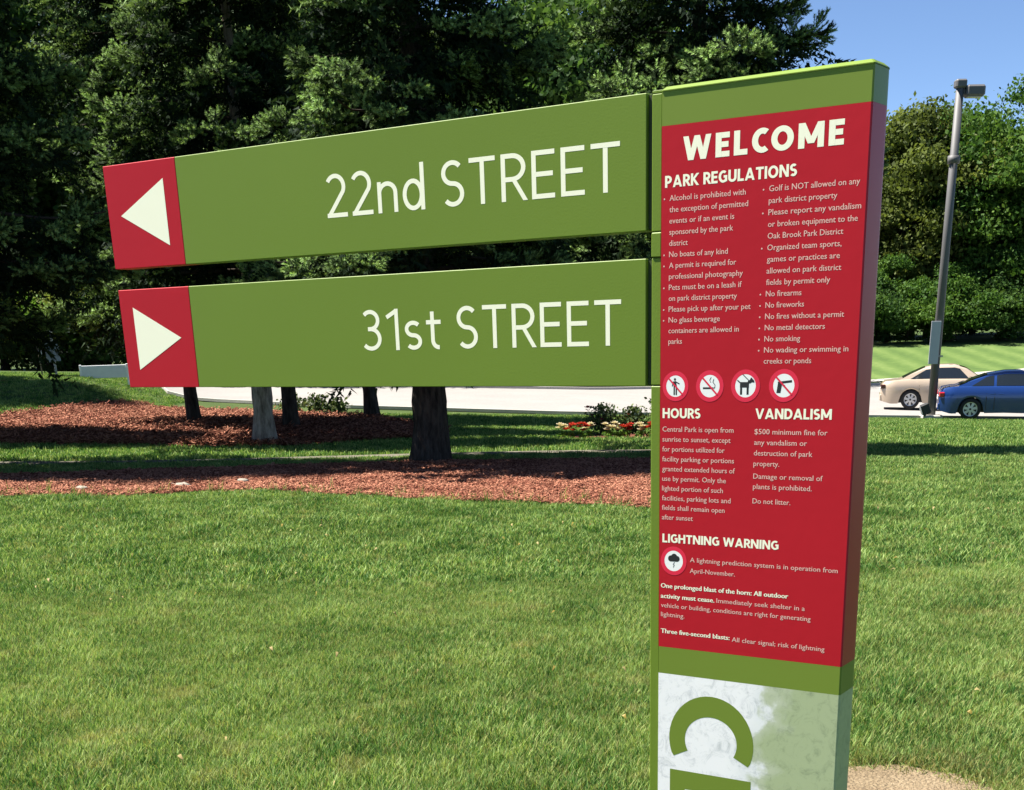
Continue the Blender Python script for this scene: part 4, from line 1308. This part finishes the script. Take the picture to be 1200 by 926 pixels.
    for q in xw:
        for s in (-1, 1):
            yc = s * (hw - .12)
            t = MB(); prof = [(-.105, wr * .66), (-.11, wr * .92), (-.08, wr), (.08, wr), (.11, wr * .92), (.105, wr * .66)]
            nn = 28; vs = []; fs = []
            for k in range(nn):
                a = 2 * PI * k / nn
                for (yy, rr) in prof: vs.append((q + rr * math.cos(a), yc + yy, wr + rr * math.sin(a)))
            for k in range(nn):
                for j in range(5):
                    a = k * 6 + j; c = ((k + 1) % nn) * 6 + j; fs.append((a, c, c + 1, a + 1))
            wh = empty("wheel", (0, 0, 0)); wh.parent = root
            t.add(vs, fs, True); t.build("tyre", M['tyre'], wh)
            b = MB(); nn = 24; yo = yc + s * .075
            vs = [(q + wr * .67 * math.cos(2 * PI * k / nn), yo + s * .02, wr + wr * .67 * math.sin(2 * PI * k / nn)) for k in range(nn)] + [(q + wr * .58 * math.cos(2 * PI * k / nn), yo + s * .012, wr + wr * .58 * math.sin(2 * PI * k / nn)) for k in range(nn)]
            fs = [(k, (k + 1) % nn, nn + (k + 1) % nn, nn + k) for k in range(nn)]
            b.add(vs, fs, False)
            for k in range(7):
                a = 2 * PI * k / 7 + .2; c_, s_ = math.cos(a), math.sin(a); px, pz = -s_, c_
                r0, r1 = wr * .10, wr * .62; w0, w1 = .030, .045
                b.add([(q + c_ * r0 + px * w0, yo + s * .02, wr + s_ * r0 + pz * w0), (q + c_ * r0 - px * w0, yo + s * .02, wr + s_ * r0 - pz * w0), (q + c_ * r1 - px * w1, yo + s * .014, wr + s_ * r1 - pz * w1), (q + c_ * r1 + px * w1, yo + s * .014, wr + s_ * r1 + pz * w1)], [(0, 1, 2, 3)])
            b.build("rim", M['alloy'], wh)
            b = MB(); b.add([(q + wr * .66 * math.cos(2 * PI * k / nn), yc - s * .02, wr + wr * .66 * math.sin(2 * PI * k / nn)) for k in range(nn)], [tuple(range(nn))]); b.build("brake_disc", M['trim'], wh)
    return root


WINS = {"beige_car": [(.98, 1.86, 1.86, 1.50), (1.93, 2.95, 2.62, 1.93), (2.98, 3.30, 2.72, 2.68)][:2], "blue_car": [(.95, 1.60, 1.60, 1.38), (1.68, 2.98, 2.55, 1.68)]}
WS = {"beige_car": (.85, .80), "blue_car": (.90, .85)}
SEAM = {"beige_car": [1.30, 1.90, 3.05], "blue_car": [1.40, 1.64, 3.10]}
ROADZ = .027
la, da = 15.25, 49.0
CAR_RZ = YAW - R(15)


def road_pt(L, D): v = P(L, D); v.z += .03; return v


car("beige_car", "beige sedan farther back, its front hidden by the blue car", P(13.75, 49.1, .03), CAR_RZ, M['tan'], M['taildark'], 4.80, 1.80,
    [(0, .80), (.10, .93), (.45, .98), (.95, 1.00), (2.5, .98), (3.35, .97), (4.2, .88), (4.65, .74), (4.8, .62)],
    [(.62, .99), (1.00, 1.18), (1.45, 1.38), (1.95, 1.455), (2.45, 1.455), (2.85, 1.33), (3.42, .97)], (1.02, 3.80))
car("blue_car", "dark blue sedan in front of the beige one, running out of the picture", P(14.05, 43.55, .03), CAR_RZ, M['blue'], M['tail'], 4.75, 1.80,
    [(0, .82), (.10, .96), (.40, 1.00), (.90, 1.00), (2.5, .97), (3.35, .96), (4.2, .86), (4.6, .72), (4.75, .62)],
    [(.50, 1.00), (.95, 1.18), (1.45, 1.36), (1.95, 1.43), (2.40, 1.43), (2.80, 1.31), (3.40, .97)], (.95, 3.70))

# ------------------------------------------------------------------ lamp post
M['pole'] = simple("grey brown painted steel", (0.10, 0.098, 0.10), 0.6, var=0.12, scale=2)
M['galv'] = simple("galvanised sheet", (0.42, 0.43, 0.47), 0.5, metal=0.2, var=0.06, scale=3)
M['steelpole'] = simple("grey steel post", (0.30, 0.30, 0.30), 0.55, var=0.15, scale=4)
M['lens'] = simple("lamp lens", (0.25, 0.25, 0.22), 0.2)
lp = empty("lamp_post", P(13.74, 43.15), YAW); lp.rotation_euler = (0, R(0.9), YAW); lp.scale = (1, 1, 1.055)
tag(lp, "tall grey street lamp post with boxy lamp head on its right side", "street lamp")
b = MB(); b.tube([(0, 0, -.3), (0, 0, 5), (0, 0, 8.9)], [.135, .125, .115], 14); b.build("pole", M['pole'], lp)
b = MB(); b.box((-.30, -.30, -.2), (.30, .30, .14), .03); b.build("base", M['concrete'], lp)
b = MB(); b.box((-.16, -.16, 8.9), (.16, .16, 9.12), .04); b.build("pole_cap", M['pole'], lp)
b = MB(); b.tube([(0, 0, 7.0), (0, 0, 7.2)], .18, 14); b.build("collar", M['pole'], lp)
hd = MB(); hd.box((.15, -.22, 8.68), (.70, .22, 8.97), .05); hdo = hd.build("lamp_head", M['pole'], lp)
b = MB(); b.box((.21, -.16, 8.665), (.64, .16, 8.682)); b.build("lens", M['lens'], hdo)
b = MB(); b.box((.08, -.06, 8.74), (.20, .06, 8.88), .01); b.build("arm", M['pole'], lp)
sp = MB(); sp.box((-.29, -.19, 1.60), (.01, -.165, 2.80), .006); sp.build("sign_plate", M['galv'], lp)
b = MB(); b.box((-.16, -.172, 1.80), (.16, -.140, 1.84)); b.build("bracket", M['steelpole'], lp)

fl = empty("ground_spotlight", P(13.45, 42.9), YAW)
tag(fl, "small dark ground floodlight tilted beside the lamp post foot", "spotlight")
b = MB(); b.tube([(0, 0, -.1), (0, 0, .16)], .025, 8); b.build("stake", M['trim'], fl)
b = MB(); b.box((-.13, -.10, -.17), (.13, .10, .17), .03, M=Matrix.Translation((0.02, 0, .32)) @ Matrix.Rotation(R(-22), 4, 'Y')); o = b.build("lamp_body", M['trim'], fl)
b = MB(); b.box((-.145, -.08, -.14), (-.131, .08, .14), M=Matrix.Translation((0.02, 0, .32)) @ Matrix.Rotation(R(-22), 4, 'Y')); b.build("lens", M['galv'], fl)

# ------------------------------------------------------------------ road sign seen from behind, young tree, white board (far left)
M['backplate'] = simple("blue grey sign back", (0.24, 0.26, 0.30), 0.55, var=0.1, scale=3)
rs = empty("road_sign", P(-15.85, 49.6), YAW - R(8)); rs.scale = (.78, .78, .78)
tag(rs, "grey back of a road sign on a post at far left", "sign")
b = MB(); b.box((-.05, -.03, -.2), (.05, .03, 1.85), .008); b.build("post", M['steelpole'], rs)
b = MB(); b.box((-.34, -.06, .62), (-.02, -.035, 1.45), .006); b.box((.02, -.06, .66), (.33, -.035, 1.40), .006); b.build("sign_plate", M['backplate'], rs)
b = MB(); b.tube([(0, 0, 1.85), (0, 0, 2.0)], .07, 10); b.build("post_cap", M['white'], rs)

yt = empty("young_tree", P(-16.25, 49.3), 0); yt.scale = (.78, .78, .78)
tag(yt, "young tree with a thin pale stem and bright green leaves beside the road sign", "tree")
b = MB(); b.tube([(0, 0, -.1), (-.08, 0, 1.2), (-.18, 0, 2.4), (-.22, 0, 3.3)], [.035, .03, .022, .01], 7)
b.tube([(-.15, 0, 2.0), (-.45, .1, 2.9)], [.012, .006], 5); b.tube([(-.15, 0, 2.1), (.2, -.1, 3.0)], [.012, .006], 5); b.build("trunk", M['bark_pale_sunlit'], yt)
r_ = np.random.default_rng(77); n = 420
c = np.array([-.2, 0, 2.75]) + r_.normal(size=(n, 3)) * np.array([.38, .38, .42])
d = r_.normal(size=(n, 3)); d /= np.linalg.norm(d, axis=1)[:, None]; e_ = np.cross(d, r_.normal(size=(n, 3))); e_ /= np.linalg.norm(e_, axis=1)[:, None]
s_ = (.07 + .07 * r_.random(n))[:, None]
Vv = np.stack([c - d * s_, c - e_ * s_ * .5, c + d * s_, c + e_ * s_ * .5], 1).reshape(-1, 3)
M['leafbright'] = leafy("bright young leaves", (0.06, 0.13, 0.02), (0.10, 0.20, 0.03), (0.15, 0.27, 0.05), transl=0.45, scale=2, rand=.6)
link("crown", np_mesh("leaves", Vv, np.arange(4 * n).reshape(-1, 4), attrs={'rnd': ('FACE', r_.random(n))}), M['leafbright'], yt)
b = MB(); b.box((.0, -.05, .85), (.14, .03, 1.12), .01); b.build("tree_tag", M['white'], yt)

wb = empty("board_fence", P(-13.95, 48.9), YAW); wb.scale = (.80, .80, .80)
tag(wb, "low white board standing in the grass left of the arrow panel", "board")
b = MB(); b.box((-1.0, -.04, .12), (1.05, .02, .66), .01); b.build("board", simple("weathered white board", (0.7, 0.72, 0.74), .6, var=.12, scale=4), wb)
b = MB(); b.box((-1.04, -.06, -.2), (-.95, .03, .70), .01); b.build("post", M['white'], wb)
b = MB(); b.box((1.02, -.06, -.2), (1.11, .03, .70), .01); b.build("post", M['white'], wb)

# ------------------------------------------------------------------ roses, flowers, small shrubs, stones
M['roseleaf'] = leafy("dark rose leaves", (0.030, 0.055, 0.022), (0.065, 0.105, 0.038), (0.15, 0.19, 0.08), transl=0.25, scale=3, rand=.8)
M['pinkpetal'] = leafy("pink petals", (0.30, 0.05, 0.07), (0.45, 0.10, 0.11), (0.60, 0.22, 0.2), transl=.3, scale=5, rand=.6)
M['redpetal'] = leafy("red petals", (0.36, 0.03, 0.02), (0.5, 0.06, 0.04), (0.62, 0.14, 0.09), transl=.3, scale=5, rand=.6)
M['whitepetal'] = leafy("cream petals", (0.55, 0.48, 0.36), (0.7, 0.64, 0.52), (0.8, 0.76, 0.66), transl=.3, scale=5, rand=.6)


def leaf_cloud(n, rx_, rz_, zc, s0, seed, name, mat, parent, top_only=False):
    r = np.random.default_rng(seed)
    d = r.normal(size=(n, 3)); d /= np.linalg.norm(d, axis=1)[:, None]
    if top_only: d[:, 2] = np.abs(d[:, 2])
    lob = 1 + .35 * np.sin(d[:, 0] * 6 + seed) * np.cos(d[:, 2] * 5 + seed)
    c = d * (r.random(n) ** .4 * lob)[:, None] * np.array([rx_, rx_, rz_]) + np.array([0, 0, zc])
    c[:, 2] = np.maximum(c[:, 2], .02)
    a = r.normal(size=(n, 3)); a /= np.linalg.norm(a, axis=1)[:, None]; b_ = np.cross(a, r.normal(size=(n, 3))); b_ /= np.linalg.norm(b_, axis=1)[:, None]
    s = (s0 * (.6 + .8 * r.random(n)))[:, None]
    V = np.stack([c - a * s * .5, c - b_ * s * .32, c + a * s * .5, c + b_ * s * .32], 1).reshape(-1, 3)
    return link(name, np_mesh(name, V, np.arange(4 * n).reshape(-1, 4), attrs={'rnd': ('FACE', r.random(n))}), mat, parent)


def bloom(parent, loc, r0, mat, seed):
    r = random.Random(seed); b = MB()
    for ring, (k, tilt, q) in enumerate(((6, .35, 1.0), (5, .9, .7), (4, 1.25, .45))):
        for i in range(k):
            a = 2 * PI * i / k + ring; ca, sa = math.cos(a), math.sin(a)
            ct, st = math.cos(tilt), math.sin(tilt); R0 = r0 * q
            t = Vector((-sa, ca, 0)) * R0 * .5
            p1 = Vector((ca * ct, sa * ct, st)) * R0 * .6; p2 = Vector((ca * ct, sa * ct, st * 1.05)) * R0
            c_ = Vector(loc)
            b.add([c_[:], (c_ + p1 - t)[:], (c_ + p2)[:], (c_ + p1 + t)[:]], [(0, 1, 2, 3)])
    return b.build("bloom", mat, parent)


rose_spec = [(2.35, 30.9, .62, .40, "rose bush at the left end of the flower bed"), (3.05, 31.0, .55, .34, "lower rose bush in the middle of the flower bed"), (3.75, 30.8, .78, .46, "tallest rose bush with pink blooms next to the signpost edge"), (4.5, 31.0, .80, .46, "rose bush hidden behind the signpost edge")]
for i, (L, D, h, w, lab) in enumerate(rose_spec):
    rb = empty("rose_bush", P(L, D), i * 1.3); tag(rb, lab, "bush", "rose bushes in the flower bed")
    b = MB(); rr = random.Random(i)
    for k in range(9):
        a = rr.random() * 6.28; q = w * rr.uniform(.3, .95); b.tube([(0, 0, -.02), (q * .4 * math.cos(a), q * .4 * math.sin(a), h * .5), (q * math.cos(a), q * math.sin(a), h * rr.uniform(.8, 1.12))], [.012, .009, .004], 5, cap=False)
    b.build("stems", M['twig'], rb)
    leaf_cloud(900, w, h * .52, h * .52, .075, i + 1, "foliage", M['roseleaf'], rb)
    leaf_cloud(90, w * .9, h * .25, h * .92, .08, i + 31, "new_shoots", M['roseleaf'], rb, True)
    for k in range((3, 2, 6, 4)[i]):
        a = rr.random() * 6.28; q = w * rr.uniform(.2, .9)
        bloom(rb, (q * math.cos(a), q * math.sin(a), h * rr.uniform(.55, 1.0)), .10, M['pinkpetal'], k + i * 10)
fl_spec = [(1.35, 28.75, 'whitepetal', "cream"), (1.52, 28.62, 'redpetal', "red"), (1.75, 28.55, 'redpetal', "red"), (1.86, 28.75, 'whitepetal', "cream"), (2.32, 28.9, 'whitepetal', "cream"), (2.52, 28.95, 'whitepetal', "cream"), (2.70, 29.0, 'redpetal', "red"), (3.02, 28.9, 'whitepetal', "cream"), (3.22, 28.75, 'redpetal', "red"), (3.42, 28.95, 'redpetal', "red"), (3.68, 28.9, 'whitepetal', "cream"), (3.98, 28.9, 'redpetal', "red"), (4.2, 28.85, 'redpetal', "red")]
ordn = ["first", "second", "third", "fourth", "fifth", "sixth", "seventh", "eighth", "ninth", "tenth", "eleventh", "twelfth", "thirteenth"]
for i, (L, D, mt, cn) in enumerate(fl_spec):
    fo = empty("bedding_flower", P(L, D), i * .9); tag(fo, "low clump of %s flowers, %s from the left along the bed" % (cn, ordn[i]), "flower", "bedding flowers before the roses")
    leaf_cloud(90, .13, .08, .07, .055, 50 + i, "foliage", M['leafbright'], fo)
    rr = random.Random(90 + i)
    for k in range(6):
        a = rr.random() * 6.28; q = .11 * rr.random() ** .5
        bloom(fo, (q * math.cos(a), q * math.sin(a), rr.uniform(.16, .30)), .10, M[mt], k)
for i, (L, D, h, w, lab) in enumerate([(-6.3, 41.6, .55, .42, "small leafy bush against the road, between the tree trunks"), (-5.55, 41.6, .62, .40, "taller small bush against the road, left of the farthest trunk"), (-4.95, 41.8, .50, .38, "small bush touching the farthest spruce trunk"), (-7.2, 42.0, .42, .22, "tiny bush right of the pale trunk, against the road")]):
    sb = empty("shrub", P(L, D), i); tag(sb, lab, "shrub", "small bushes before the road")
    b = MB(); rr = random.Random(i + 200)
    for k in range(6):
        a = rr.random() * 6.28; b.tube([(0, 0, -.02), (w * .7 * math.cos(a), w * .7 * math.sin(a), h)], [.012, .004], 5, cap=False)
    b.build("stems", M['twig'], sb)
    leaf_cloud(420, w, h * .55, h * .6, .10, 140 + i, "foliage", M['roseleaf'], sb)
M['stone'] = simple("pale stone", (0.24, 0.215, 0.17), .9, var=.25, scale=12, bump=.6, bscale=40)
for i, (L, D, s, lab) in enumerate([(-4.3, 18.1, .085, "flat pale stone on the mulch left of the weeds"), (-3.6, 18.7, .07, "pale stone farther back on the mulch"), (-4.5, 18.3, .05, "small pale stone beside the flat one"), (-5.6, 17.9, .07, "pale stone at the left on the mulch edge")]):
    b = MB(); rr = random.Random(i + 5); vs = []; fs = []; n = 9
    for j, (z, q) in enumerate(((0, .85), (.35, 1.0), (.7, .7), (.85, .3))):
        for k in range(n): a = 2 * PI * k / n; vs.append((s * q * math.cos(a) * rr.uniform(.85, 1.25) * 1.5, s * q * math.sin(a) * rr.uniform(.85, 1.15), s * z * rr.uniform(.8, 1.0)))
    for j in range(3):
        for k in range(n): fs.append((j * n + k, j * n + (k + 1) % n, (j + 1) * n + (k + 1) % n, (j + 1) * n + k))
    fs.append(tuple(3 * n + k for k in range(n)))
    b.add(vs, fs, True); o = b.build("stone", M['stone']); o.location = P(L, D, .03); tag(o, lab, "stone", "stones on the mulch")
# weeds growing at the mulch edge
tW = [tuft_mesh(10, .05, .10, .26, .007, 300 + s, .1) for s in range(3)]
Lw, Dw = rand_pts(170, -9, 4, 0, 1); Dw = f0(Lw) + (Dw - .3) * .5
scatter("weeds", Lw, Dw, 0, tW, M['grass'], .4, 1.0, .25)
